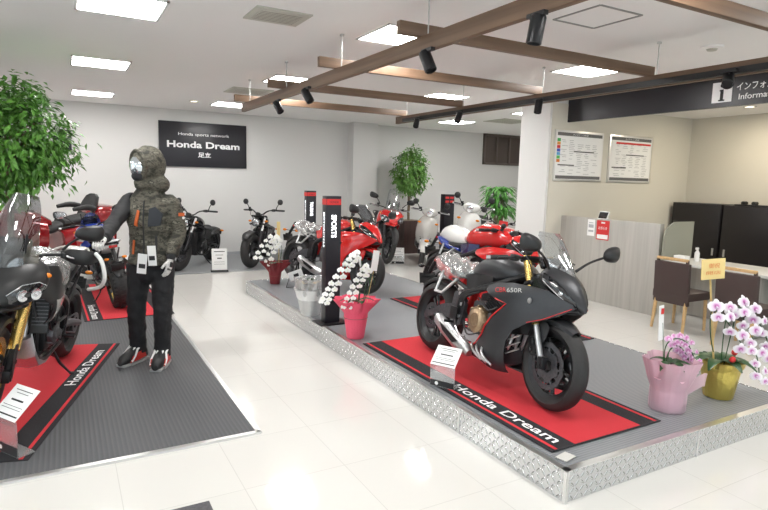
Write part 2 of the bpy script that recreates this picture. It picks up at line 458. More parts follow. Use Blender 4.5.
def engine4(root, x=0., z=.40, cover='bronze', w=.2, case='greym', tilt=.5):
    """inline engine block with finned cylinder head, round side covers and sump"""
    e = MB(); e.box((x-.03, 0, z-.02), (.36, w*1.7, .20), b=.03); e.box((x-.13, 0, z+.06), (.2, w*1.3, .14), b=.03)
    e.box((x+.02, 0, z-.15), (.26, w*1.0, .09), b=.03)
    eo = e.build('engine_case', case, root)
    R = Euler((0, tilt, 0)); c = MB(); d = R.to_matrix() @ V((0, 0, 1)); p = V((x+.07, 0, z+.08))
    c.box(p+d*.06, (.16, w*1.75, .13), R, b=.01)
    for k in range(6): c.box(p+d*(.01+.02*k), (.175, w*1.85, .006), R)
    c.box(p+d*.165, (.18, w*1.9, .085), R, b=.02)
    c.build('cylinder_head', 'satin', eo)
    for s in (-1, 1):
        q = MB(); y0 = s*w*.8
        rad = .105 if s < 0 else .085; cx = x-.06 if s < 0 else x+.03
        q.lathe([(rad, 0), (rad, s*.028), (rad*.9, s*.045), (rad*.55, s*.052), (rad*.5, s*.058), (.001, s*.06)], (cx, y0, z-.0), (0, 1, 0), 30)
        for k in range(8):
            a = 2*PI*k/8; q.lathe([(.009, 0), (.009, s*.04), (.006, s*.044)], (cx+math.cos(a)*rad, y0, z+math.sin(a)*rad), (0, 1, 0), 8)
        q.build('engine_cover', cover, eo)
        q = MB(); q.lathe([(.055, 0), (.055, s*.02), (.045, s*.035), (.001, s*.037)], (x+.12 if s < 0 else x-.12, y0, z-.05), (0, 1, 0), 22); q.build('engine_side_cap', case if s < 0 else cover, eo)
    return eo
def plate_holder(root, x, z, m='black', plate=True, amb='amber'):
    b = MB(); b.tube([(x, 0, z), (x-.07, 0, z-.08), (x-.13, 0, z-.17)], [.03, .022, .02], 8, 3)
    b.box((x-.135, 0, z-.19), (.012, .13, .05), Euler((0, -.35, 0)), b=.004)
    if plate: b.box((x-.155, 0, z-.235), (.008, .17, .10), Euler((0, -.35, 0)), b=.003)
    h = b.build('plate_bracket', m, root)
    for s in (-1, 1): indicator(root, (x-.10, s*.03, z-.12), (-.1, s, .05), amb, L=.06)
    return h
def plates(root, body, outline, m, name, off=.004, sides=(-1, 1), th=.004, step=.03, par=None):
    for s in sides:
        MB().plate(outline, lambda a, b: body.half(a, b)+off, th, step, sgn=s).build(name, m, par or root)

# ------------------------------------------------------------------ fully faired sport motorcycle
def sport(name, label, cat, loc, rz, lean, c, group=None, detail=True, steer_a=0., wrap=True):
    root = thing(name, label, cat, loc, rz, lean, group)
    fx, rx = .725, -.725; fr, rr_ = .300, .315
    rake = math.radians(25); F = steer(.46, .95, rake, steer_a)
    wheel(root, 'front_wheel', fx, fr, .115, F, rim=c.get('rim', 'satin'), nsp=10, rr=.228, disc_r=.16)
    wheel(root, 'rear_wheel', rx, rr_, .18, rim=c.get('rim', 'satin'), discs=(-1,), nsp=10, disc_r=.115, rr=.228)
    fork(root, fx, fr, (.40, 1.0), F, up=c.get('fork', 'gold'), lo='silver', split=.36)
    fender(root, fx, fr, .125, 56, 150, c['fender'], F, wide=1.0, gap=.010)
    for s in (-1, 1):   # fender side braces reach to the fork
        MB().plate([(.60, .55), (.69, .59), (.73, .56), (.70, .47), (.655, .40), (.63, .44)], lambda a, b: .083, .006, .03, sgn=s).xf(F).build('fender_brace', c['fender'], root)
    # main frame and swingarm
    fr_ = MB()
    for s in (-1, 1):
        fr_.tube([(.40, s*.05, .86), (.22, s*.15, .76), (-.05, s*.155, .66), (-.22, s*.15, .57), (-.25, s*.13, .34)], [.03, .028, .026, .034, .03], 8, 4)
        fr_.tube([(-.18, s*.12, .64), (-.45, s*.11, .70), (-.72, s*.07, .76)], [.02, .017, .014], 8, 3)
    fr_.build('main_frame', 'satin', root)
    for s in (-1, 1):
        f = MB(); f.plate([(-.33, .60), (-.22, .64), (-.16, .52), (-.19, .36), (-.30, .30), (-.36, .40)], lambda a, b: .155, .03, .03, sgn=s); f.build('pivot_plate', c.get('plate', 'greym'), root)
    sw = MB()
    for s in (-1, 1):
        rings = []
        for (x, z, h, y) in ((-.26, .43, .05, .11), (-.36, .435, .062, .125), (-.5, .415, .05, .128), (-.64, .36, .032, .125), (-.76, .315, .028, .125)):
            rings.append([V((x, s*y+a*.018, z+b*h)) for a, b in ((-1, -1), (1, -.8), (1.15, 0), (1, .8), (-1, 1), (-1.1, 0))])
        sw.loft(rings)
    sw.box((-.34, 0, .43), (.08, .22, .09), b=.02); sw.build('swingarm', c.get('swing', 'greym'), root)
    chain(root, -.22, .40, rx, rr_, .105)
    MB().tube([(-.25, 0, .62), (-.33, 0, .42)], [.032, .03], 10).build('shock_absorber', 'redacc', root)
    engine4(root, .14, .455, c.get('cover', 'bronze'), w=.21)
    r = MB(); r.box((.34, 0, .55), (.03, .30, .26), Euler((0, -.25, 0)), b=.006); ro = r.build('radiator', 'black', root)
    # header pipes sweep side by side down the front, then back under the engine
    for k in range(4):
        y = (-.10+.065*k)
        MB().tube([(.22, y, .56), (.31, y, .48), (.31, y*1.0-.02, .32), (.25, y*.8-.05, .20), (.08, -.08+.03*k, .155), (-.12, -.08+.02*k, .155)], .017, 8, 4).build('header_pipe', 'silver', root)
    for k in range(3):
        MB().tube([(.04+.075*k, -.175-.008*k, .265+.012*k), (.07+.075*k, -.200-.010*k, .25), (.125+.075*k, -.206-.010*k, .215), (.20+.075*k, -.196-.010*k, .185)], .010, 8, 4).build('exhaust_pipe', 'silver', root)
    mu = MB(); rings = []
    for (x, z, hh, hw) in ((.0, .175, .03, .03), (-.06, .19, .055, .045), (-.2, .225, .062, .05), (-.38, .285, .058, .048), (-.50, .335, .05, .044), (-.53, .345, .034, .03)):
        rings.append([V((x+.35*hh*math.sin(a), -.155+hw*math.cos(a), z+hh*math.sin(a))) for a in [2*PI*i/18 for i in range(18)]])
    muo = mu.loft(rings).build('muffler', 'silver', root)
    MB().lathe([(.036, 0), (.036, .03), (.028, .03), (.028, 0)], (-.52, -.155, .345), (-.85, 0, .5), 18, 'ring').build('exhaust_tip', 'black', muo)
    MB().plate([(-.12, .235), (-.26, .285), (-.40, .33), (-.34, .27), (-.18, .21)], lambda a, b: .212, .005, .03, sgn=-1).build('heat_shield', 'satin', muo)
    # bodywork
    W = Body([(-.22, .55, .13, .32, 2.4), (0, .53, .19, .40, 2.6), (.2, .53, .23, .43, 2.7), (.38, .55, .235, .44, 2.4), (.54, .62, .205, .34, 2.1), (.70, .68, .145, .26, 1.9), (.90, .74, .05, .12, 1.8)])
    up = [(.885, .72), (.80, .655), (.70, .60), (.60, .555), (.50, .48), (.445, .38), (.42, .26), (.40, .145), (.20, .125), (-.02, .15), (-.10, .19), (.02, .235), (.13, .30), (.20, .37), (.23, .44), (.30, .53), (.42, .645), (.30, .66), (.16, .70), (.18, .74), (.28, .775), (.42, .80), (.58, .805), (.70, .80), (.79, .765), (.86, .745)]
    for s in (-1, 1):
        p = MB().plate(up, lambda a, b: W.half(a, b)+.012*math.exp(-((b-.70-(a-.3)*.25)/.035)**2), .006, .024, sgn=s).build('side_fairing', c['side'], root)
        if c.get('accent'):
            for seg_, wd in (([(.13, .305), (.20, .375), (.23, .445), (.30, .535), (.42, .648), (.30, .663)], .006), ([(-.10, .195), (.02, .24), (.12, .295)], .005), ([(.87, .715), (.70, .605), (.6, .56)], .003)):
                MB().tube([(a, s*(W.half(a, b)+.006), b) for a, b in seg_], wd, 6).build('red_edging', c['accent'], p)
    if detail:
        for k, (a, b, cc) in enumerate((((.30, -.20, .60), (.20, -.215, .56), (.05, -.19, .62)), ((.16, -.20, .38), (.02, -.225, .33), (-.12, -.17, .40)), ((-.18, -.17, .50), (-.10, -.20, .60), (.02, -.17, .66)))): cable(root, [a, b, cc], r=.007, name='engine_hose')
        for (x, z) in ((-.24, .60), (-.22, .42), (-.30, .36), (-.20, .52)): MB().lathe([(.014, 0), (.014, .012), (.008, .014)], (x, -.157, z), (0, -1, 0), 12).build('frame_bolt', 'silver', root)
        MB().tube([(-.20, -.19, .34), (-.10, -.215, .30), (-.02, -.215, .30)], [.008, .007, .009], 8, 3).build('brake_pedal', 'silver', root)
        # vents: dark recess behind the wheel with bright ribs, model lettering, round wing badge
        for s in (-1,):
            sl = MB()
            for k in range(3): sl.tube([(.50, s*.12, .45-.05*k), (.40, s*.15, .39-.05*k)], .007, 6)
            sl.build('vent_rib', 'silver', root)
            a0 = (.36, .735); yy = s*(W.half(.36, .73)+.022)
            text('CBR', (.355, yy, .735), (1, 0, .18), (-.18, 0, 1), .12, .034, 'redink', root, ext=.001)
            text('650R', (.485, s*(W.half(.485, .75)+.030), .757), (1, .35, .18), (-.18, 0, 1), .12, .030, 'bgrey', root, ext=.001)
            b = MB(); b.lathe([(.02, 0), (.02, .004), (.001, .006)], (.60, s*(W.half(.60, .71)+.006), .71), (0, s, 0), 16); b.build('badge', 'silver', root)
    bl = MB()
    Bp = Body([(-.22, .17, .09, .03, 2.5), (-.05, .18, .13, .045, 2.5), (.2, .20, .14, .06, 2.5), (.32, .25, .12, .07, 2.5)]); Bp.mesh(bl); bl.build('belly_pan', c['side'], root)
    T = Body([(-.24, .79, .075, .04, 2.2), (-.17, .81, .11, .07, 2.3), (-.05, .835, .15, .10, 2.4), (.08, .85, .17, .115, 2.5), (.2, .855, .165, .105, 2.4), (.32, .85, .12, .07, 2.2), (.38, .85, .06, .03, 2)])
    if c.get('bigtank'): T = Body([(-.22, .84, .10, .06, 2.2), (-.08, .87, .16, .12, 2.3), (.1, .90, .19, .15, 2.4), (.3, .91, .19, .14, 2.4), (.46, .90, .16, .11, 2.3), (.58, .88, .10, .06, 2)])
    t = MB(); T.mesh(t, 26, 32); tk = t.build('fuel_tank', c['tank'], root)
    MB().lathe([(.036, 0), (.036, .01), (.028, .014), (.001, .014)], (.16, 0, .955), (0.05, 0, 1), 24).build('fuel_cap', 'silver', tk)
    for s in (-1, 1):
        MB().plate([(-.26, .76), (-.05, .79), (.14, .80), (.14, .72), (-.04, .66), (-.22, .66)], lambda a, b: .160-.35*max(0, -a-.05)*.6, .006, .03, sgn=s).build('tank_side_cover', c.get('cheek', 'black'), root)
    # seat and tail
    S = Body([(-.54, .75, .10, .035, 2.3), (-.45, .745, .13, .04, 2.3), (-.3, .745, .125, .04, 2.3), (-.2, .765, .08, .035, 2.2)])
    q = MB(); S.mesh(q); q.build('rider_seat', 'seat', root)
    P = Body([(-.80, .845, .06, .018, 2.2), (-.74, .835, .09, .03, 2.3), (-.62, .80, .105, .04, 2.3), (-.52, .78, .09, .035, 2.2)])
    if c.get('hump'): P = Body([(-.80, .84, .05, .03, 2.1), (-.68, .87, .10, .09, 2.2), (-.48, .86, .135, .12, 2.3), (-.30, .83, .12, .085, 2.2), (-.22, .80, .07, .03, 2)])
    q = MB(); P.mesh(q); q.build('seat_cowl' if c.get('hump') else 'pillion_seat', c.get('pillion', 'seat'), root)
    TL = Body([(-.88, .80, .03, .02, 2), (-.80, .79, .075, .04, 2.2), (-.66, .755, .115, .055, 2.4), (-.5, .715, .13, .055, 2.4), (-.3, .69, .11, .045, 2.3)])
    q = MB(); TL.mesh(q); tl = q.build('tail_fairing', c['tail'], root)
    MB().box((-.875, 0, .797), (.03, .10, .026), b=.01).build('tail_light', 'redlens', tl)
    plate_holder(root, -.88, .84, amb=c.get('ind', 'amber'))
    fender(root, rx, rr_, .16, 62, 150, 'black', Matrix.Identity(4), 'rear_hugger', wide=1.0)
    for s in (-1, 1):   # pillion peg brackets
        p = MB(); p.tube([(-.36, s*.13, .70), (-.50, s*.165, .56), (-.62, s*.165, .555)], [.013, .013, .01], 8)
        p.tube([(-.58, s*.13, .74), (-.60, s*.165, .57), (-.50, s*.165, .555)], [.012, .012, .01], 8)
        p.build('peg_bracket', 'silver', root)
        p = MB(); p.tube([(-.27, s*.17, .36), (-.27, s*.25, .365)], .011, 8); p.build('foot_peg', 'satin', root)
        p = MB(); p.box((-.25, s*.19, .44), (.10, .01, .10), b=.004); p.build('heel_plate', 'satin', root)
    # nose
    MB().box((.60, 0, .79), (.16, .17, .12), b=.03).build('dark_gap_filler', 'black', root)  # added black filler box, stands in for the dark hollow behind the nose
    N = Body([(.585, .90, .11, .05, 2), (.61, .89, .145, .08, 1.7), (.67, .865, .150, .10, 1.6), (.76, .825, .118, .105, 1.5), (.84, .78, .075, .085, 1.5), (.90, .735, .032, .042, 1.6), (.92, .715, .012, .015, 2)])
    n = MB(); N.mesh(n, 24, 32); no = n.build('nose_fairing', c['nose'], root)
    hl = [(.635, .915), (.72, .885), (.80, .83), (.875, .76), (.885, .72), (.84, .71), (.76, .745), (.68, .81)]
    plates(root, N, hl, 'lens', 'headlight', .009, th=.014, step=.018, par=no)
    for s in (-1, 1):
        MB().tube([(x, s*(N.half(x, z)+.010), z) for x, z in ((.66, .865), (.74, .805), (.81, .752), (.86, .725))], .004, 6).build('running_light', 'lensw', no)
        MB().ell((.785, s*(N.half(.785, .80)+.008), .80), (.024, .006, .014), seg=12, rings=8).build('projector_lamp', 'lensw', no)
    ch = Body([(.54, .74, .13, .07, 2.3), (.68, .71, .12, .05, 2.2), (.80, .70, .08, .035, 2), (.89, .70, .03, .015, 2)])
    q = MB(); ch.mesh(q); q.build('chin_cowl', c.get('chin', 'black'), root)
    if c.get('cheekp', True):
        for s in (-1, 1): MB().plate([(.50, .87), (.62, .895), (.66, .86), (.72, .80), (.60, .80), (.44, .80)], lambda a, b: .10+.02*(.9-b)/.1, .006, .02, sgn=s).build('cockpit_trim', 'gloss', root)
    # windscreen
    sc = MB(); g = []; nU, nV = 12, 10
    for i in range(nU+1):
        t = i/nU; cx = .80-.24*t+.02*math.sin(PI*t); cz = .885+.30*t; hw = .10*(.55+.75*t-.35*t**2) if t < .99 else .07
        row = []
        for j in range(nV+1):
            u = -1+2*j/nV; row.append(V((cx-.13*u*u*(1-.3*t)-.02*abs(u)**3, hw*u, cz-.045*u*u*(1-t)+.0)))
        g.append(row)
    for dz in (0, -.004):
        sc.v += [v+V((0, 0, dz)) for r_ in g for v in r_]
    k = nV+1; m_ = (nU+1)*k
    for i in range(nU):
        for j in range(nV):
            a = i*k+j; sc.f.append((a, a+1, a+k+1, a+k)); sc.f.append((a+m_, a+k+m_, a+k+1+m_, a+1+m_))
    if c.get('screen') != 'none': sc.build('windscreen', c.get('screen', 'shield'), root)
    # cockpit
    MB().box((.53, 0, .965), (.05, .16, .07), Euler((0, -.7, 0)), b=.015).build('instrument_panel', 'gloss', root)
    for s in (-1, 1):
        h = MB(); h.tube([(.41, s*.10, .985), (.40, s*.14, .985), (.33, s*.26, .97)], [.012, .0115, .0115], 8); h.xf(F).build('clip_on_bar', 'satin', root)
        g_ = MB().tube([(.355, s*.225, .975), (.30, s*.335, .96)], .0175, 12).xf(F).build('grip', 'black', root)
        MB().tube([(.30, s*.335, .96), (.287, s*.36, .956)], .016, 10).xf(F).build('bar_end', 'silver', g_)
        MB().box((.385, s*.19, .98), (.05, .05, .045), b=.01).xf(F).build('control_pod', 'black', root)
        MB().tube([(.42, s*.18, .995), (.44, s*.25, .985), (.40, s*.34, .97)], [.007, .006, .007], 6, 3).xf(F).build('lever', 'satin', root)
        mirror(root, (.66, s*.12, .945), (.72, s*.365, 1.095), yaw=.15, size=(.080, .056)) if c.get('mirrors', True) else None
    MB().ell((.46, -.13, 1.04), (.03, .025, .03)).xf(F).build('brake_reservoir', 'black', root)
    cable(root, [(.43, -.14, 1.02), (.50, -.12, .92), (.54, -.08, .75), (.64, -.09, .5), (.66, -.1, .38)], F)
    cable(root, [(.40, .14, 1.02), (.50, .1, .94), (.44, .05, .85)], F)
    sidestand(root, -.18, .25, .035)
    if wrap:
        w_ = MB()
        BB = Body([(-.80, .82, .09, .045, 2), (-.7, .80, .14, .085, 2), (-.5, .765, .165, .10, 2), (-.32, .765, .15, .085, 2), (-.18, .80, .10, .05, 2)])
        BB.mesh(w_, 34, 40)
        for v in w_.v: 
            k = random.uniform(-.011, .011); v += V((0, .010*math.sin(v.x*46+v.z*60), .012*math.sin(v.x*38+v.y*55)+.006*math.sin(v.y*90-v.x*30)))
        w_.build('seat_film', 'wrap', root)
    return root
# ------------------------------------------------------------------ tall adventure motorcycle
def screen(root, base, top, w0, w1, m, name='windscreen', sweep=.10, par=None, n=10, drop=.03):
    sc = MB(); k = n+1; N = 10; b = V(base); t_ = V(top)
    for off in (0, -.004):
        for i in range(N+1):
            t = i/N; c = b.lerp(t_, t)+V((.03*math.sin(PI*t), 0, 0)); hw = (w0+(w1-w0)*t)*(1 if t < .85 else 1-(t-.85)*1.6)
            for j in range(k):
                u = -1+2*j/n; sc.v.append(c+V((-sweep*u*u+off, hw*u, -drop*u*u*(1-.2*t))))
    m_ = (N+1)*k
    for i in range(N):
        for j in range(n):
            a = i*k+j; sc.f.append((a, a+1, a+k+1, a+k)); sc.f.append((a+m_, a+k+m_, a+k+1+m_, a+1+m_))
    return sc.build(name, m, par or root)
def adventure(name, label, cat, loc, rz, lean, c, group=None, detail=True, steer_a=0., guards=True, tall=True):
    root = thing(name, label, cat, loc, rz, lean, group)
    fx, rx, fr, rr_ = .79, -.77, .345, .325
    rake = math.radians(27); F = steer(.46, 1.0, rake, steer_a)
    wheel(root, 'front_wheel', fx, fr, .10, F, rim=c.get('rim', 'gold'), nsp=16 if c.get('spoked', True) else 10, spoked=c.get('spoked', True), knob=c.get('knob', False), rr=.27, disc_r=.155)
    wheel(root, 'rear_wheel', rx, rr_, c.get('rw', .15), rim=c.get('rim_r', c.get('rim', 'gold')), nsp=16 if c.get('spoked', True) else 10, spoked=c.get('spoked', True), knob=c.get('knob', False), discs=(-1,), rr=.235, disc_r=.125)
    fork(root, fx, fr, (.42, 1.06), F, sp=.105, up=c.get('fork', 'gold'), lo='satin', split=.24, rt=.034)
    fender(root, fx, fr, .125, 15, 150, c['fender'], F, gap=.05)
    for s in (-1, 1): MB().plate([(.70, .56), (.78, .58), (.81, .50), (.80, .38), (.76, .34), (.73, .46)], lambda a, b: .135, .005, .03, sgn=s).xf(F).build('fork_guard', 'black', root)
    f = MB()
    for s in (-1, 1):
        f.tube([(.38, s*.05, 1.0), (.25, s*.16, .86), (-.05, s*.15, .74), (-.25, s*.14, .62), (-.28, s*.12, .36)], [.028, .026, .026, .03, .03], 8, 4)
        f.tube([(.38, s*.05, .92), (.34, s*.12, .62), (.30, s*.12, .36), (.1, s*.12, .27), (-.25, s*.12, .30)], .017, 8, 4)
        f.tube([(-.15, s*.12, .72), (-.5, s*.12, .84), (-.85, s*.09, .93)], .015, 8, 3); f.tube([(-.25, s*.13, .55), (-.7, s*.12, .84)], .013, 8)
    f.build('main_frame', c.get('frame', 'satin'), root)
    sw = MB()
    for s in (-1, 1): sw.tube([(-.26, s*.11, .44), (-.5, s*.115, .40), (-.79, s*.12, .325)], [.042, .036, .026], 8, 3)
    sw.box((-.34, 0, .44), (.08, .2, .07), b=.02); sw.build('swingarm', c.get('swing', 'greym'), root)
    chain(root, -.22, .42, rx, rr_, .095)
    engine4(root, .04, .46, c.get('cover', 'greym'), w=.165, case='satin', tilt=.35)
    sk = MB(); rings = []
    for (x, z, hw, lo) in ((.34, .50, .10, .04), (.33, .36, .13, .05), (.26, .27, .14, .045), (.08, .235, .13, .03), (-.14, .24, .11, .03)):
        rings.append([V((x+a, hw*b, z+d)) for a, b, d in ((.02, -1, lo), (.02, -1.0, 0), (.03, -.6, -.02), (.03, .6, -.02), (.02, 1, 0), (.02, 1, lo), (.0, .95, lo), (.0, .55, 0), (.0, -.55, 0), (.0, -.95, lo))])
    sk.loft(rings).build('skid_plate', c.get('skid', 'silver'), root, angle=25)
    for s in (-1, 1):
        r = MB(); r.box((.32, s*.13, .68), (.028, .12, .30), Euler((0, -.2, s*.25)), b=.006)
        ro = r.build('radiator', 'black', root)
        q = MB()
        for k in range(9): q.box((.35, s*.142, .57+.027*k), (.006, .10, .006), Euler((0, -.2, s*.25)))
        q.build('radiator_fins', 'greym', ro)
    for k in range(2):
        y = -.05+.10*k; MB().tube([(.22, y, .66), (.33, y, .58), (.32, y-.02, .40), (.2, y-.08, .30), (-.1, -.14, .30), (-.3, -.16, .42)], .019, 8, 4).build('header_pipe', 'silver', root)
    mu = MB(); mu.tube([(-.30, -.17, .44), (-.42, -.185, .52), (-.78, -.20, .68), (-.84, -.20, .705)], [.03, .055, .06, .045], 16); mu.build('muffler', c.get('muffler', 'silver'), root)
    # bodywork
    W = Body([(-.25, .80, .12, .2, 2.4), (0, .82, .19, .26, 2.5), (.2, .84, .235, .30, 2.5), (.36, .86, .25, .30, 2.4), (.5, .92, .21, .22, 2.3), (.66, .98, .12, .14, 2.1)])
    sh = [(.60, 1.02), (.50, 1.06), (.34, 1.04), (.14, 1.0), (-.02, .95), (-.14, .86), (-.04, .82), (.10, .80), (.20, .72), (.27, .60), (.33, .55), (.36, .64), (.40, .76), (.50, .83), (.60, .90), (.64, .96)]
    for s in (-1, 1):
        p = MB().plate(sh, lambda a, b: W.half(a, b)+.006, .006, .028, sgn=s).build('side_shroud', c['side'], root)
        if c.get('stripe'):
            MB().plate(c.get('stripe_out', [(.48, 1.0), (.30, .985), (.02, .93), (.14, .885), (.24, .80), (.29, .66), (.33, .72), (.35, .82), (.42, .92)]), lambda a, b: W.half(a, b)+.0095, .004, .026, sgn=s).build('side_panel', c['stripe'], p)
        if c.get('stripe2'):
            MB().plate([(.40, .90), (.33, .82), (.30, .72), (.20, .86), (.06, .905), (.24, .90)], lambda a, b: W.half(a, b)+.013, .004, .026, sgn=s).build('side_graphic', c['stripe2'], p)
    if c.get('film'):
        q = MB(); Body([(-.16, .93, .13, .10, 2.2), (-.02, .95, .20, .15, 2.4), (.16, .95, .25, .17, 2.4), (.30, .95, .25, .15, 2.3), (.40, .95, .16, .08, 2)]).mesh(q, 34, 44)
        for v in q.v: v += V((.004*math.sin(v.z*70), .010*math.sin(v.x*42+v.z*50), .010*math.sin(v.x*36+v.y*50)))
        q.build('tank_film', 'wrap', root)
    T = Body([(-.22, .90, .07, .04, 2.2), (-.12, .94, .11, .08, 2.3), (.04, .98, .15, .11, 2.4), (.18, 1.0, .165, .11, 2.4), (.3, 1.0, .14, .08, 2.3), (.38, .99, .08, .04, 2)])
    q = MB(); T.mesh(q, 24, 30); tk = q.build('fuel_tank', c['tank'], root)
    MB().lathe([(.036, 0), (.036, .01), (.001, .015)], (.17, 0, 1.105), (0, 0, 1), 22).build('fuel_cap', 'satin', tk)
    S = Body([(-.60, .905, .11, .035, 2.3), (-.42, .885, .135, .04, 2.3), (-.25, .88, .12, .04, 2.3), (-.12, .915, .07, .035, 2.2)])
    q = MB(); S.mesh(q); q.build('rider_seat', c.get('seat', 'seat'), root)
    P = Body([(-.88, .955, .08, .03, 2.2), (-.72, .95, .115, .035, 2.3), (-.57, .935, .11, .035, 2.3)])
    q = MB(); P.mesh(q); q.build('pillion_seat', c.get('seat', 'seat'), root)
    TL = Body([(-.98, .92, .03, .02, 2), (-.84, .89, .09, .045, 2.3), (-.6, .84, .115, .06, 2.3), (-.35, .80, .12, .06, 2.3), (-.2, .80, .10, .04, 2.3)])
    q = MB(); TL.mesh(q); tl = q.build('tail_fairing', c['tail'], root); MB().box((-.985, 0, .915), (.03, .11, .04), b=.012).build('tail_light', 'redlens', tl)
    g = MB()
    for s in (-1, 1): g.tube([(-.55, s*.14, .90), (-.75, s*.15, .96), (-.95, s*.10, .985), (-1.0, 0, .985)], .012, 8, 3)
    g.box((-.93, 0, .985), (.16, .18, .012), b=.004); g.build('luggage_rack', c.get('rack', 'satin'), root)
    plate_holder(root, -.90, .87); fender(root, rx, rr_, .15, 75, 150, 'black', Matrix.Identity(4), 'rear_hugger', wide=.9)
    # headlights and beak
    N = Body([(.36, .98, .17, .10, 2.3), (.48, .99, .225, .13, 2.3), (.60, .96, .24, .145, 2.3), (.70, .92, .20, .135, 2.2), (.78, .885, .125, .10, 2.1), (.83, .86, .05, .04, 2)])
    q = MB(); N.mesh(q, 22, 32); no = q.build('nose_fairing', c['nose'], root)
    hl = [(.60, .94), (.67, .975), (.75, .96), (.81, .90), (.80, .845), (.72, .825), (.63, .85)]
    plates(root, N, hl, 'lens', 'headlight', .004, th=.012, step=.02, par=no)
    for s in (-1, 1):
        for (x, z) in ((.685, .90), (.755, .895)):
            y = N.half(x, z)+.0; MB().lathe([(.036, -.012), (.040, .007), (.033, .009), (.001, .004)], (x, s*y, z), (.55, s, .0), 20).build('projector_lamp', 'lensw', no)
        MB().tube([(x, s*(N.half(x, z)+.009), z) for x, z in ((.61, .945), (.67, .978), (.75, .963), (.812, .90))], .004, 6).build('running_light', 'lensw', no)
    B = Body([(.52, .79, .14, .035, 2.3), (.7, .80, .12, .035, 2.2), (.86, .80, .06, .022, 2), (.93, .79, .02, .01, 2)])
    q = MB(); B.mesh(q); q.build('beak', c.get('beak', 'black'), root)
    H = .50 if tall else .25
    screen(root, (.70, 0, 1.04), (.50, 0, 1.04+H), .18, .105, c.get('screen', 'shield'), sweep=.13)
    MB().box((.50, 0, 1.17), (.03, .20, .13), Euler((0, -.3, 0)), b=.012).build('instrument_panel', 'gloss', root)
    for s in (-1, 1): MB().tube([(.62, s*.10, 1.04), (.60, s*.10, 1.28)], .008, 6).build('screen_bracket', 'satin', root)
    bars(root, (.40, 0, 1.08), .44, .05, .12, F, guard='black' if guards else None)
    for s in (-1, 1):
        mirror(root, (.36, s*.25, 1.17), (.38, s*.41, 1.32), yaw=.15, size=(.095, .058), F=F)
        indicator(root, (.56, s*.15, 1.0), (0, s, .1), 'amber', L=.05)
        MB().tube([(-.22, s*.12, .36), (-.22, s*.24, .36)], .012, 8).build('foot_peg', 'satin', root)
    if detail:
        q = MB(); q.box((.0, .18, .55), (.26, .02, .02), b=.005); q.tube([(-.2, .15, .42), (-.02, .17, .40), (.03, .2, .40)], .008, 6)
        q.build('gear_lever', 'satin', root)
        cable(root, [(.44, .16, 1.14), (.56, .12, 1.06), (.52, .06, .9)], F); cable(root, [(.44, -.16, 1.14), (.58, -.1, .95), (.66, -.12, .6), (.72, -.11, .45)], F)
        cable(root, [(.25, .17, .75), (.30, .19, .62), (.18, .18, .52), (.02, .17, .6)], r=.008, name='coolant_hose'); cable(root, [(.1, .17, .72), (-.1, .17, .62), (-.2, .16, .5)], r=.006, name='wiring_loom')
    sidestand(root, -.14, .28, .04)
    return root

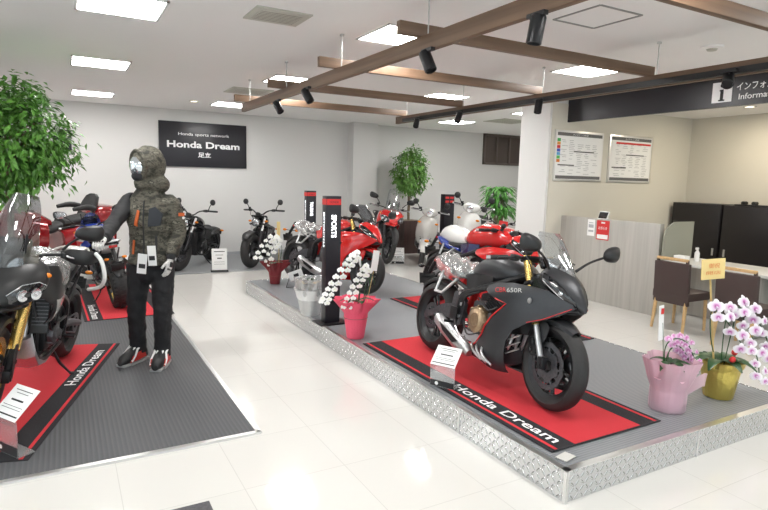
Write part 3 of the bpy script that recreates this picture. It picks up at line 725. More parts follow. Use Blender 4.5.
# ------------------------------------------------------------------ low fat-tyred cruiser
def cruiser(name, label, cat, loc, rz, lean, group=None, steer_a=0.):
    root = thing(name, label, cat, loc, rz, lean, group)
    fx, rx, fr, rr_ = .76, -.73, .325, .315; rake = math.radians(28); F = steer(.38, .86, rake, steer_a)
    wheel(root, 'front_wheel', fx, fr, .15, F, nsp=10, rr=.20, discs=(1,), disc_r=.145); wheel(root, 'rear_wheel', rx, rr_, .17, nsp=10, rr=.20, discs=(-1,), disc_r=.12)
    fork(root, fx, fr, (.40, .96), F, sp=.12, up='silver', lo='satin', usd=False, split=.55, sides=(1,), rt=.026)
    fender(root, fx, fr, .16, 40, 140, 'black', F, gap=.025)
    f = MB()
    for s in (-1, 1):
        f.tube([(.34, s*.03, .84), (.1, s*.09, .74), (-.2, s*.11, .60), (-.5, s*.11, .56), (-.72, s*.10, .60)], .018, 8, 4)
        f.tube([(.36, s*.03, .76), (.32, s*.1, .50), (.26, s*.12, .30), (.0, s*.13, .22), (-.30, s*.12, .26), (-.36, s*.11, .48)], .018, 8, 4)
        f.tube([(-.32, s*.13, .40), (-.55, s*.14, .36), (-.74, s*.14, .32)], .02, 8)
        f.tube([(-.52, s*.15, .56), (-.66, s*.155, .36)], .028, 10)
    f.build('main_frame', 'satin', root)
    engine4(root, .04, .40, 'satin', w=.15, case='satin', tilt=.2); chain(root, -.25, .38, rx, rr_, .11)
    MB().box((.33, 0, .55), (.03, .24, .24), b=.006).build('radiator', 'black', root)
    T = Body([(-.14, .74, .05, .03, 2.1), (-.02, .79, .10, .075, 2.2), (.14, .84, .125, .095, 2.3), (.27, .87, .11, .08, 2.2), (.36, .88, .05, .035, 2)])
    q = MB(); T.mesh(q); q.build('fuel_tank', 'gloss', root)
    S = Body([(-.42, .70, .08, .04, 2.3), (-.3, .675, .15, .04, 2.3), (-.12, .69, .11, .04, 2.3), (-.05, .72, .05, .02, 2)])
    q = MB(); S.mesh(q); q.build('rider_seat', 'seat', root)
    fender(root, rx, rr_, .19, 30, 130, 'black', Matrix.Identity(4), 'rear_fender', gap=.03)
    for s in (-1, 1): MB().plate([(-.3, .64), (-.02, .70), (.0, .58), (-.12, .50), (-.28, .50)], lambda a, b: .135, .01, .03, sgn=s).build('side_cover', 'black', root)
    MB().tube([(.2, -.06, .56), (.30, -.08, .46), (.22, -.13, .26), (-.1, -.17, .24), (-.3, -.19, .28)], .019, 8, 4).build('header_pipe', 'satin', root)
    MB().tube([(-.28, -.19, .28), (-.34, -.20, .30), (-.85, -.21, .38), (-.88, -.21, .385)], [.03, .05, .052, .04], 16).build('muffler', 'satin', root)
    hl = MB().lathe([(.03, -.09), (.07, -.06), (.082, -.01), (.082, .015), (.074, .02)], (.56, 0, .84), (1, 0, -.1), 26).xf(F).build('headlight', 'gloss', root)
    MB().lathe([(.073, .0), (.06, .012), (.03, .022), (.001, .024)], (.576, 0, .838), (1, 0, -.1), 26).xf(F).build('headlight_lens', 'lensw', hl)
    MB().lathe([(.045, -.03), (.052, .0), (.048, .01), (.001, .012)], (.47, 0, 1.0), (-.5, 0, 1), 22).xf(F).build('instrument_dial', 'black', root)
    bars(root, (.38, 0, .985), .40, .075, .16, F, endm='satin')
    for s in (-1, 1):
        mirror(root, (.27, s*.27, 1.06), (.27, s*.36, 1.22), size=(.05, .05), F=F, round_=True)
        indicator(root, (.47, s*.10, .86), (0, s, 0), 'amber', F, L=.045); indicator(root, (-.80, s*.1, .62), (0, s, 0), 'amber', L=.03)
        MB().tube([(.0, s*.14, .30), (.02, s*.27, .30)], .013, 8).build('foot_peg', 'satin', root)
    MB().box((-.98, 0, .56), (.012, .17, .10), Euler((0, -.3, 0)), b=.003).build('plate_bracket', 'black', root)
    cable(root, [(.36, -.2, 1.06), (.50, -.14, .98), (.44, -.06, .86)], F); cable(root, [(.36, .2, 1.06), (.52, .12, .95), (.58, .13, .6), (.7, .13, .42)], F)
    sidestand(root, -.1, .24, .035)
    return root

# ------------------------------------------------------------------ scooter with leg shield
def scooter(name, label, cat, loc, rz, lean, c, group=None):
    root = thing(name, label, cat, loc, rz, lean, group)
    fx, rx, r = .63, -.62, .24; F = steer(.42, .8, math.radians(26), c.get('steer', 0))
    wheel(root, 'front_wheel', fx, r, .10, F, nsp=5, rr=.165, discs=(-1,), disc_r=.10, rim='silver'); wheel(root, 'rear_wheel', rx, r, .11, nsp=5, rr=.165, discs=(), rim='silver')
    fork(root, fx, r, (.46, .62), F, sp=.075, up='satin', lo='silver', split=.6, caliper=False)
    fender(root, fx, r, .13, 10, 165, c['body'], F, gap=.02, wide=1.25)
    A = Body([(.30, .62, .20, .27, 2.6), (.38, .64, .21, .29, 2.5), (.46, .66, .19, .28, 2.4), (.54, .66, .12, .22, 2.1), (.60, .64, .05, .14, 2)])
    q = MB(); A.mesh(q, 16, 32); q.build('leg_shield', c['body'], root)
    pf = MB(); Body([(-.15, .32, .15, .05, 3), (.1, .29, .16, .045, 3), (.34, .33, .15, .06, 3)]).mesh(pf); pf.build('floorboard', 'black', root)
    R = Body([(-.88, .62, .05, .06, 2), (-.75, .58, .14, .13, 2.3), (-.5, .52, .18, .19, 2.5), (-.25, .48, .17, .19, 2.5), (-.08, .44, .13, .14, 2.4)])
    q = MB(); R.mesh(q); q.build('rear_body', c['body'], root)
    S = Body([(-.80, .755, .09, .035, 2.2), (-.6, .755, .13, .05, 2.3), (-.35, .725, .14, .05, 2.3), (-.15, .70, .11, .045, 2.3), (-.08, .69, .06, .02, 2)])
    q = MB(); S.mesh(q); q.build('saddle', 'seat', root)
    MB().lathe([(.045, -.02), (.05, 0), (.04, .015), (.001, .02)], (-.86, 0, .64), (-1, 0, 0), 18).build('tail_light', 'redlens', root)
    e = MB(); e.box((-.45, .10, .27), (.42, .10, .13), b=.03); e.lathe([(.09, 0), (.09, .05), (.05, .065), (.001, .066)], (-.6, .12, .26), (0, 1, 0), 22); e.build('engine_case', 'greym', root)
    MB().tube([(-.38, -.14, .24), (-.5, -.16, .26), (-.8, -.17, .33), (-.84, -.17, .34)], [.03, .055, .055, .04], 14).build('muffler', 'satin', root)
    H = Body([(.30, .99, .08, .04, 2.2), (.40, 1.0, .15, .07, 2.3), (.50, .985, .12, .075, 2.2), (.56, .965, .05, .05, 2)])
    q = MB(); H.mesh(q, 14, 28); q.xf(F); ho = q.build('handlebar_cowl', c['body'], root)
    MB().lathe([(.062, -.03), (.066, .0), (.05, .022), (.001, .032)], (.545, 0, .975), (1, 0, -.15), 24).xf(F).build('headlight', 'lensw', ho)
    bars(root, (.40, 0, .985), .34, .03, .10, F)
    for s in (-1, 1):
        mirror(root, (.33, s*.2, 1.02), (.34, s*.30, 1.16), size=(.05, .05), F=F, round_=True); indicator(root, (.53, s*.14, .80), (.3, s, 0), 'amber', L=.0)
    sidestand(root, -.1, .22, .03)
    return root

# ------------------------------------------------------------------ big touring motorcycle
def tourer(name, label, cat, loc, rz, lean, group=None):
    root = thing(name, label, cat, loc, rz, lean, group); c = 'candy'
    fx, rx = .86, -.84; F = steer(.5, .9, math.radians(30), 0)
    wheel(root, 'front_wheel', fx, .33, .13, F, nsp=10, rr=.23, rim='silver'); wheel(root, 'rear_wheel', rx, .33, .2, nsp=10, rr=.21, rim='silver')
    fork(root, fx, .33, (.52, .92), F, up='silver', lo='satin'); fender(root, fx, .33, .17, 15, 165, c, F, gap=.02, wide=1.2)
    e = MB(); e.box((.1, 0, .40), (.5, .34, .26), b=.04); eo = e.build('engine_case', 'greym', root)
    for s in (-1, 1): MB().box((.15, s*.26, .42), (.42, .18, .20), b=.04).build('cylinder_head', 'silver', eo)
    W = Body([(-.1, .72, .24, .25, 2.6), (.25, .76, .33, .34, 2.6), (.5, .82, .35, .36, 2.5), (.7, .88, .27, .28, 2.3), (.86, .90, .14, .16, 2.1), (.93, .88, .04, .06, 2)])
    q = MB(); W.mesh(q, 24, 36); fo = q.build('front_fairing', c, root)
    plates(root, W, [(.66, .98), (.80, .96), (.87, .90), (.80, .87), (.68, .90)], 'lens', 'headlight', par=fo, th=.01)
    q = MB(); Body([(-.2, .90, .1, .06, 2.2), (.0, .96, .18, .12, 2.4), (.22, 1.0, .19, .11, 2.4), (.36, 1.0, .1, .05, 2)]).mesh(q); q.build('fuel_tank', c, root)
    q = MB(); Body([(-1.15, .66, .25, .14, 3), (-.95, .66, .36, .22, 3.2), (-.5, .64, .37, .22, 3.2), (-.3, .62, .30, .17, 2.8)]).mesh(q, 18, 36); q.build('side_case', c, root)
    q = MB(); Body([(-1.25, 1.02, .16, .10, 3), (-1.1, 1.02, .28, .15, 3.2), (-.85, 1.0, .29, .15, 3.2), (-.76, .98, .2, .10, 3)]).mesh(q, 14, 36); q.build('top_case', c, root)
    st = MB(); Body([(-.34, .86, .17, .06, 2.4), (-.15, .80, .2, .07, 2.5), (.02, .83, .12, .05, 2.2)]).mesh(st); st.build('rider_seat', 'seat', root)
    st = MB(); Body([(-.80, .98, .17, .07, 2.4), (-.6, .93, .2, .075, 2.5), (-.36, .90, .18, .06, 2.3)]).mesh(st); po = st.build('pillion_seat', 'seat', root)
    b = MB(); rings = []
    for (x, z, hw, hh) in ((-.78, .98, .19, .05), (-.84, 1.08, .235, .06), (-.89, 1.20, .225, .06), (-.93, 1.30, .17, .05), (-.94, 1.34, .08, .02)):
        rings.append([V((x+.8*hh*math.sin(a)-.10*abs(math.cos(a))**2*-1*.6, hw*math.cos(a), z+.25*hh*math.sin(a))) for a in [2*PI*i/24 for i in range(24)]])
    b.loft(rings).build('backrest', 'seat', root)
    for s in (-1, 1): MB().tube([(-.80, s*.22, 1.12), (-.65, s*.26, 1.15), (-.45, s*.26, 1.12)], [.045, .045, .03], 12, 3).build('armrest', 'seat', root)
    screen(root, (.70, 0, 1.08), (.48, 0, 1.42), .24, .19, 'shield', sweep=.16)
    bars(root, (.38, 0, 1.08), .42, .05, .2, F)
    for s in (-1, 1): mirror(root, (.62, s*.3, 1.0), (.58, s*.46, 1.08), size=(.10, .06), m=c); 
    sidestand(root, -.1, .24, .03)
    return root

# ------------------------------------------------------------------ small upright motorcycle
def roadster(name, label, cat, loc, rz, lean, c, group=None):
    root = thing(name, label, cat, loc, rz, lean, group)
    fx, rx, r = .62, -.62, .29; F = steer(.4, .8, math.radians(26), 0)
    wheel(root, 'front_wheel', fx, r, .08, F, nsp=16, spoked=True, rr=.22, discs=(1,), disc_r=.12, rim='silver'); wheel(root, 'rear_wheel', rx, r, .09, nsp=16, spoked=True, rr=.22, discs=(), rim='silver')
    fork(root, fx, r, (.36, .90), F, sp=.085, up='silver', lo='satin', split=.5, caliper=False, rt=.021); fender(root, fx, r, .10, 20, 150, c['body'], F, gap=.02)
    f = MB()
    for s in (-1, 1):
        f.tube([(.34, s*.03, .82), (.05, s*.07, .70), (-.3, s*.09, .64), (-.75, s*.08, .70)], .014, 8, 3); f.tube([(.35, s*.03, .74), (.25, s*.07, .35), (-.2, s*.08, .26), (-.28, s*.08, .62)], .014, 8, 3); f.tube([(-.22, s*.09, .34), (-.62, s*.09, .29)], .016, 8)
    f.build('main_frame', 'satin', root); engine4(root, .03, .38, 'greym', w=.12, case='greym', tilt=.2)
    q = MB(); Body([(-.12, .78, .05, .03, 2.1), (0, .82, .10, .08, 2.3), (.18, .85, .12, .09, 2.3), (.32, .86, .06, .04, 2)]).mesh(q); q.build('fuel_tank', c['body'], root)
    q = MB(); Body([(-.75, .80, .08, .03, 2.3), (-.45, .77, .12, .04, 2.3), (-.12, .77, .09, .04, 2.3)]).mesh(q); q.build('saddle', 'seat', root)
    fender(root, rx, r, .11, 40, 160, 'black', Matrix.Identity(4), 'rear_fender', gap=.03)
    MB().tube([(.16, -.05, .5), (.24, -.08, .36), (.1, -.13, .24), (-.3, -.14, .28), (-.8, -.16, .40)], [.016, .016, .018, .036, .04], 10, 4).build('exhaust_pipe', 'silver', root)
    hl = MB().lathe([(.03, -.08), (.07, -.05), (.08, 0), (.08, .02), (.07, .02)], (.50, 0, .80), (1, 0, -.1), 24).xf(F).build('headlight', c['body'], root)
    MB().lathe([(.07, 0), (.05, .014), (.001, .024)], (.515, 0, .80), (1, 0, -.1), 24).xf(F).build('headlight_lens', 'lensw', hl)
    MB().box((.50, 0, .95), (.03, .16, .16), Euler((0, -.3, 0)), b=.01).xf(F).build('front_cowl', c['body'], root)
    bars(root, (.36, 0, .93), .36, .06, .12, F)
    for s in (-1, 1): mirror(root, (.28, s*.24, 1.0), (.27, s*.34, 1.17), size=(.05, .05), F=F, round_=True); indicator(root, (.43, s*.1, .80), (0, s, 0), 'amber', F, L=.05)
    sidestand(root, -.1, .22, .03)
    return root
# ------------------------------------------------------------------ plants and flowers
def leafmesh(mb, p, d, up, L, w):
    d = d.normalized(); sd = d.cross(up)
    if sd.length < 1e-3: sd = V((1, 0, 0))
    sd.normalize(); n = sd.cross(d); n0 = len(mb.v)
    mb.v += [p, p+d*L*.4+sd*w*.5+n*w*.12, p+d*L*.4-n*w*.06, p+d*L*.4-sd*w*.5+n*w*.12, p+d*L-n*L*.14]
    mb.f += [(n0, n0+1, n0+2), (n0, n0+2, n0+3), (n0+1, n0+4, n0+2), (n0+2, n0+4, n0+3)]
def ficus(name, label, loc, cz, rad, n, leafL, m, potm, poth, seed, cat='plant', lean=.0, potr=.2, square=False):
    rnd = random.Random(seed); root = thing(name, label, cat, loc)
    p = MB()
    if square: p.box((0, 0, poth/2), (potr*2, potr*2, poth), b=.012); p.box((0, 0, poth), (potr*2.04, potr*2.04, .03), b=.006)
    else: p.lathe([(potr*.75, 0), (potr, poth), (potr*.9, poth), (potr*.88, poth-.04)], seg=28)
    p.build('pot', potm, root)
    MB().lathe([(potr*.86, poth-.06), (potr*.8, poth+.016), (.01, poth+.02)], seg=20).build('soil', 'bark', root)
    t = MB(); br = MB()
    tw = [[(.02*math.cos(a+z*5), .02*math.sin(a+z*5), z) for z in [poth+.0+(cz-poth-.0)*i/8 for i in range(9)]] for a in (0, 2.1, 4.2)]
    for q in tw: t.tube(q, .016, 8, 2)
    ends = []
    for k in range(26):
        a = rnd.uniform(0, 2*PI); el = rnd.uniform(-.7, 1.4); e = V((rad[0]*.75*math.cos(a)*math.cos(el), rad[1]*.75*math.sin(a)*math.cos(el), cz+rad[2]*.75*math.sin(el)))
        s = V((0, 0, cz-rad[2]*.55+rnd.uniform(0, rad[2]*.6))); br.tube([s, s.lerp(e, .5)+V((0, 0, .05)), e], [.009, .006, .003], 5, 3); ends.append((s, e))
    t.build('trunk', 'bark', root); br.build('branches', 'bark', root)
    f = MB()
    clumps = [V((0, 0, cz))+V((x*rad[0], y*rad[1], z*rad[2])) for x, y, z in [(lambda v: v*(rnd.uniform(.45, .98)))(V((rnd.gauss(0, 1), rnd.gauss(0, 1), rnd.gauss(0, 1))).normalized()) for _ in range(90)]]
    for i in range(n):
        c = rnd.choice(clumps); q = c+V((rnd.gauss(0, 1), rnd.gauss(0, 1), rnd.gauss(0, 1)))*rad[0]*.14
        o = (q-V((0, 0, cz))).normalized(); d = (o*.7+V((rnd.uniform(-1, 1), rnd.uniform(-1, 1), -.6+rnd.uniform(-.5, .4)))).normalized()
        L = leafL*rnd.uniform(.7, 1.25); leafmesh(f, q, d, (V((0, 0, 1))+o*.5+V((rnd.uniform(-.5, .5), rnd.uniform(-.5, .5), 0))).normalized(), L, L*.5)
    f.build('foliage', m, root, sm=False)
    return root
def palm(name, label, loc, h, n, L, m, potm, seed):
    rnd = random.Random(seed); root = thing(name, label, 'plant', loc)
    MB().lathe([(.13, 0), (.18, .3), (.16, .3), (.15, .26)], seg=24).build('pot', potm, root)
    MB().lathe([(.15, .25), (.01, .27)], seg=16).build('soil', 'bark', root)
    st = MB(); f = MB()
    for k in range(n):
        a = rnd.uniform(0, 2*PI); s = V((rnd.uniform(-.05, .05), rnd.uniform(-.05, .05), .25)); hh = h*rnd.uniform(.62, .95); top = V((.12*math.cos(a), .12*math.sin(a), hh))
        st.tube([s, s.lerp(top, .6), top], [.010, .008, .006], 6, 3)
        for j in range(9):
            b = 2*PI*j/9+rnd.uniform(-.2, .2); o = V((math.cos(b), math.sin(b), rnd.uniform(-.1, .5)))
            pts = [top, top+o*L*.5+V((0, 0, .03)), top+o*L+V((0, 0, -.10))]
            for i in range(2):
                d = pts[i+1]-pts[i]; leafmesh(f, pts[i]-d*.1, d, V((0, 0, 1)), d.length*1.25, .055)
    st.build('cane', 'bark', root); f.build('foliage', m, root, sm=False); return root
def blossom_mat(name, inner, mid, outer, lip):
    m = bpy.data.materials.new(name); m.use_nodes = True; nt = m.node_tree; b = nt.nodes['Principled BSDF']
    tc = nt.nodes.new('ShaderNodeTexCoord'); ln = nt.nodes.new('ShaderNodeVectorMath'); ln.operation = 'LENGTH'
    nt.links.new(tc.outputs['Object'], ln.inputs[0]); r = nt.nodes.new('ShaderNodeValToRGB'); ml = nt.nodes.new('ShaderNodeMath'); ml.operation = 'MULTIPLY'; ml.inputs[1].default_value = 22
    nt.links.new(ln.outputs['Value'], ml.inputs[0]); nt.links.new(ml.outputs[0], r.inputs[0])
    E = r.color_ramp.elements; E[0].position = .12; E[0].color = (*lip, 1); E[1].position = .3; E[1].color = (*inner, 1)
    e = E.new(.55); e.color = (*mid, 1); e = E.new(.9); e.color = (*outer, 1)
    nt.links.new(r.outputs[0], b.inputs['Base Color']); b.inputs['Roughness'].default_value = .6
    b.inputs['Subsurface Weight'].default_value = .0
    return m
M['bw'] = blossom_mat('white_orchid_petal', (.86, .87, .80), (.87, .87, .84), (.88, .88, .86), (.75, .70, .35))
M['bp'] = blossom_mat('purple_veined_petal', (.60, .22, .52), (.80, .62, .78), (.88, .85, .88), (.45, .03, .25))
M['bs'] = blossom_mat('lilac_petal', (.62, .25, .52), (.80, .58, .75), (.86, .76, .85), (.5, .03, .25))
def blossom(m, R=.04):
    b = MB()
    for a, L, w in ((.0, 1., .95), (PI, 1., .95), (PI/2, .95, .58), (PI*1.22, .9, .55), (PI*1.78, .9, .55)):
        n0 = len(b.v); dx, dz = math.cos(a), math.sin(a); px, pz = -dz, dx; N = 5
        for i in range(N+1):
            t = i/N; ww = w*R*.62*math.sin(PI*min(.97, .08+.86*t))**.7
            for u in (-1, 0, 1):
                b.v.append(V(((dx*t*L+0)*R+px*u*ww, -.004-.006*math.sin(PI*t)+abs(u)*.004*t, dz*t*L*R+pz*u*ww)))
        for i in range(N):
            for j in range(2): k = n0+i*3+j; b.f.append((k, k+1, k+4, k+3))
    b.ell((0, -.012, -.003), (.007, .009, .008), seg=8, rings=6)
    b.lathe([(.002, 0), (.010, .010), (.005, .016)], (0, -.012, -.006), (0, -1, -.6), 8)
    return b.build('blossom', m, None, angle=60)
def spray(root, path, nb, proto, side, rnd, start=.35, scale=1., face=V((-.45, -.85, .1)), m='oleaf', spread=.032):
    """arched flower stem with blossoms in two ranks along its outer part"""
    P = smoothpath(path, 8); MB().tube(P, .004, 6).build('flower_stem', m, root)
    for i in range(nb):
        t = start+(1-start)*i/max(1, nb-1); k = min(int(t*(len(P)-1)), len(P)-2); p = P[k].lerp(P[k+1], t*(len(P)-1)-k)
        d = (P[k+1]-P[k]).normalized(); sd = d.cross(face).normalized()*(1 if i % 2 else -1)
        q = proto.copy() if proto.get('used') else proto
        if proto.get('used'): COL.objects.link(q)
        proto['used'] = 1
        if 'used' in q and q is not proto: del q['used']
        q.parent = root; q.location = p+sd*spread*scale+face*.015; f = (face+V((rnd.uniform(-.35, .35), rnd.uniform(-.2, .2), rnd.uniform(-.25, .25)))+sd*.35).normalized()
        q.rotation_euler = f.to_track_quat('-Y', 'Z').to_euler(); s = scale*rnd.uniform(.85, 1.1)*(1-.25*(i/max(nb, 1)))
        q.scale = (s, s, s)
def wrapping(root, r0, r1, h, rf, hf, m, name='paper_wrap', n=9, seed=1, amp=.10, skirt=None):
    rnd = random.Random(seed); ph = rnd.uniform(0, 6)
    pr = [(r0*.96, .0), (r0, .01), (r0+(r1-r0)*.5, h*.5), (r1, h*.92), (r1*.98, h), (r1*1.1+(rf-r1)*.2, h+(hf-h)*.3), (r1+(rf-r1)*.6, h+(hf-h)*.65), (rf, hf)]
    o = pr+[(rf*.985, hf-.004), (r1*.93+(rf-r1)*.5, h+(hf-h)*.55), (r1*.9, h), (r1*.88, h*.8)]
    def A(a, i):
        j = i if i < len(pr) else [7, 6, 4, 3][min(i-len(pr), 3)]
        k = [0, .004, .02, .012, .03, .05, .9, 1.][j]*amp
        return 1+k*(math.sin(n*a+ph)+.5*math.sin((n*2+1)*a+ph*2))+.006*math.sin(23*a)
    return MB().lathe(o, seg=96, close=False, amp=A).build(name, m, root, angle=70)
def strap_leaves(root, z, n, L, seed, m='oleaf', w=.06):
    rnd = random.Random(seed); f = MB()
    for k in range(n):
        a = 2*PI*k/n+rnd.uniform(-.3, .3); o = V((math.cos(a), math.sin(a), 0)); base = len(f.v); N = 7; l = L*rnd.uniform(.7, 1.1); sd = V((-o.y, o.x, 0))
        for i in range(N+1):
            t = i/N; p = V((0, 0, z))+o*(l*t)+V((0, 0, l*(.75*t-.8*t*t))); ww = w*math.sin(PI*min(.98, .12+.84*t))*.5
            for u in (-1, 0, 1): f.v.append(p+sd*u*ww+V((0, 0, abs(u)*.008)))
        for i in range(N):
            for j in range(2): q = base+i*3+j; f.f.append((q, q+1, q+4, q+3))
    return f.build('strap_leaves', m, root, angle=60)

# ------------------------------------------------------------------ mannequin in riding gear
def camo():
    m = bpy.data.materials.new('camouflage_cloth'); m.use_nodes = True; nt = m.node_tree; b = nt.nodes['Principled BSDF']
    tc = nt.nodes.new('ShaderNodeTexCoord'); n = nt.nodes.new('ShaderNodeTexNoise'); n.inputs['Scale'].default_value = 13; n.inputs['Detail'].default_value = 4; n.inputs['Roughness'].default_value = .62
    mp = nt.nodes.new('ShaderNodeMapping'); mp.inputs['Scale'].default_value = (.7, 1, 1.5); nt.links.new(tc.outputs['Object'], mp.inputs[0]); nt.links.new(mp.outputs[0], n.inputs[0])
    r = nt.nodes.new('ShaderNodeValToRGB'); r.color_ramp.interpolation = 'CONSTANT'; E = r.color_ramp.elements
    E[0].position = 0; E[0].color = (.028, .027, .02, 1); E[1].position = .43; E[1].color = (.07, .065, .048, 1)
    for p, c in ((.50, (.115, .105, .08)), (.57, (.04, .038, .028)), (.63, (.17, .16, .125))): e = E.new(p); e.color = (*c, 1)
    nt.links.new(n.outputs[0], r.inputs[0]); nt.links.new(r.outputs[0], b.inputs['Base Color']); b.inputs['Roughness'].default_value = .75
    n2 = nt.nodes.new('ShaderNodeTexNoise'); n2.inputs['Scale'].default_value = 16; nt.links.new(tc.outputs['Object'], n2.inputs[0])
    bp = nt.nodes.new('ShaderNodeBump'); bp.inputs['Strength'].default_value = .5; bp.inputs['Distance'].default_value = .02; nt.links.new(n2.outputs[0], bp.inputs['Height']); nt.links.new(bp.outputs[0], b.inputs['Normal'])
    return m
def hand(root, wrist, dirv, palm_n, side, curl, m, mk):
    """gloved hand: palm, four unequal fingers bent at the knuckles, thumb from the side of the palm"""
    w = V(wrist); d = V(dirv).normalized(); n = V(palm_n); n = (n-d*n.dot(d)).normalized(); s = d.cross(n)*side
    h = MB(); R = Matrix((s, n, d)).transposed()
    vs = []
    for t, hw, ht in ((-.03, .030, .026), (0, .030, .024), (.03, .040, .022), (.07, .044, .019), (.095, .040, .016)):
        vs.append([w+d*t+s*hw*math.cos(2*PI*i/14)+n*ht*math.sin(2*PI*i/14) for i in range(14)])
    h.loft(vs)
    fins = MB()
    for k, (off, L) in enumerate(((.030, .072), (.011, .080), (-.009, .075), (-.028, .060))):
        p = w+d*.085+s*off; c = curl; pts = [p-d*.02]; dd = d.copy(); r = [.0115, .0115]
        pts.append(p)
        for j, f in enumerate((.42, .32, .26)):
            a = c*(.45, .6, .45)[j]; ca, sa = math.cos(a*1.4), math.sin(a*1.4)
            ax = d.cross(n).normalized(); dd = Matrix.Rotation(a*1.4, 3, ax) @ dd; pts.append(pts[-1]+dd*L*f); r.append((.0105, .0095, .0075)[j])
        h.tube(pts, r, 10)
    p = w+d*.025+s*.032
    h.tube([p-s*.01, p+s*.018+d*.02+n*.006, p+s*.026+d*.045+n*.018, p+s*.020+d*.066+n*.030*(1+curl*.3)], [.014, .013, .011, .009], 10)
    g = remesh(h, 'glove', m, root, vox=.0035, sm=2)
    c = MB(); c.tube([w-d*.065, w-d*.045, w-d*.01, w+d*.0], [.038, .041, .037, .034], 16); c.build('glove_cuff', mk, g)
    q = MB(); q.box(w+d*.045-n*.022, (.05, .008, .045), R, b=.004)
    for off in (.030, .011, -.009, -.028): q.box(w+d*.088+s*off-n*.013, (.014, .010, .016), R, b=.004)
    q.build('knuckle_guard', 'black', g)
    return g
def mannequin(loc, rz):
    root = thing('mannequin', 'hooded mannequin in camouflage riding jacket, black trousers and mirrored visor, hand on handlebar', 'mannequin', loc, rz)
    C_ = camo(); dark = mat('black_denim', (.011, .011, .013), .8, noise=(.4, 12), bump=.35, bscale=22); glove = mat('glove_leather', (.62, .62, .6), .5, noise=(.25, 60))
    dk = mat('dark_fabric', (.018, .018, .02), .7); org = mat('orange_trim', (.55, .11, .02), .6)
    TS = [(.905, .19, .145, -.02), (.94, .187, .145, -.02), (1.0, .175, .14, -.01), (1.12, .172, .135, 0), (1.28, .19, .145, 0), (1.40, .20, .135, .01), (1.47, .175, .115, .015), (1.53, .12, .09, .01), (1.58, .085, .085, -.01)]
    body = MB(); body.loft([[V((w*.85*math.cos(a), dy+d*.85*math.sin(a), z)) for a in [2*PI*i/24 for i in range(24)]] for z, w, d, dy in TS])
    body.ell((0, 0, .93), (.15, .11, .14)); body.tube([(0, 0, 1.5), (0, -.01, 1.68)], .055, 14); body.ell((0, -.025, 1.755), (.075, .095, .115))
    RS, RE, RW = V((-.175, .0, 1.435)), V((-.235, -.19, 1.26)), V((-.215, -.42, 1.165))
    LS, LE, LW = V((.18, .01, 1.425)), V((.245, .02, 1.20)), V((.205, -.085, .985))
    for S, E_, W_ in ((RS, RE, RW), (LS, LE, LW)): body.tube([S, E_, W_], [.05, .042, .028], 12, 4)
    FA = {-1: (V((-.10, .0, .90)), V((-.135, -.02, .48)), V((-.15, .035, .07))), 1: (V((.10, -.0, .90)), V((.115, -.075, .48)), V((.10, -.06, .07)))}
    for s in (-1, 1): body.tube(list(FA[s]), [.08, .052, .036], 12, 4)
    remesh(body, 'body', dk, root, vox=.014, sm=3)
    tr = MB(); tr.ell((0, 0, .86), (.175, .135, .15))
    for s in (-1, 1):
        h, k, a = FA[s]; tr.tube([h, h.lerp(k, .5), k, k.lerp(a, .5), a+V((0, 0, .05)), a+V((0, .0, .01))], [.108, .094, .078, .072, .070, .074], 18, 4)
    t = remesh(tr, 'trousers', dark, root, vox=.010, sm=4, disp=.022, dscale=.07)
    j = MB(); j.loft([[V((w*math.cos(a), dy+d*math.sin(a), z)) for a in [2*PI*i/32 for i in range(32)]] for z, w, d, dy in TS])
    sl = MB()
    for nm, (S, E_, W_) in (('r', (RS, RE, RW)), ('l', (LS, LE, LW))):
        (sl if nm == 'r' else j).tube([S+V((.04 if nm == 'r' else -.04, 0, .01)), S, S.lerp(E_, .5), E_, E_.lerp(W_, .55), W_.lerp(E_, .10), W_], [.075, .080, .070, .062, .056, .050, .046] if nm == 'r' else [.078, .084, .076, .066, .062, .054, .05], 20, 3)
    j.ell((0, .05, 1.56), (.12, .10, .07))
    jk = remesh(j, 'jacket', C_, root, vox=.010, sm=4, disp=.024, dscale=.08)
    # the sleeve that reaches the handlebar is plain dark cloth
    remesh(sl, 'dark_sleeve', dk, jk, vox=.010, sm=4, disp=.02, dscale=.08)
    head0 = set(COL.objects)
    hd = MB(); hd.ell((0, .005, 1.765), (.128, .150, .165)); hd.ell((0, .05, 1.60), (.15, .12, .10)); hd.ell((0, -.055, 1.60), (.085, .075, .06))
    ho = remesh(hd, 'hood', C_, root, vox=.009, sm=4, disp=.015, dscale=.06)
    rim = MB(); P = [V((.098*math.sin(a), -.098-.012*math.cos(a), 1.758+.122*math.cos(a))) for a in [2*PI*i/22 for i in range(23)]]
    rim.tube(P, .016, 10); rim.build('hood_rim', C_, ho)
    vz = MB(); vz.ell((0, -.048, 1.752), (.088, .122, .108), seg=28, rings=18); vz.build('face_shield', mat('mirrored_visor', (.75, .8, .84), .08, .95), root)
    cm = MB(); cm.ell((0, -.085, 1.665), (.062, .070, .05)); cm.build('chin_cover', dk, root)
    for o in [o for o in COL.objects if o not in head0]: o.data.transform(Matrix.Rotation(-.62, 4, 'Z'))
    def tor(x, z):
        S = sorted(TS)
        for a, b in zip(S, S[1:]):
            if z <= b[0]:
                f = (z-a[0])/(b[0]-a[0]); w = a[1]+(b[1]-a[1])*f; d = a[2]+(b[2]-a[2])*f; dy = a[3]+(b[3]-a[3])*f
                return d*math.sqrt(max(.02, 1-(x/w)**2))-dy
        return .08
    off = .014
    MB().plate([(.035, 1.24), (.13, 1.25), (.145, 1.35), (.09, 1.41), (.045, 1.39)], lambda a, b: tor(a, b)+off, .012, .02, sgn=-1).build('chest_panel', mat('black_pocket_panel', (.012, .015, .022), .5), jk)
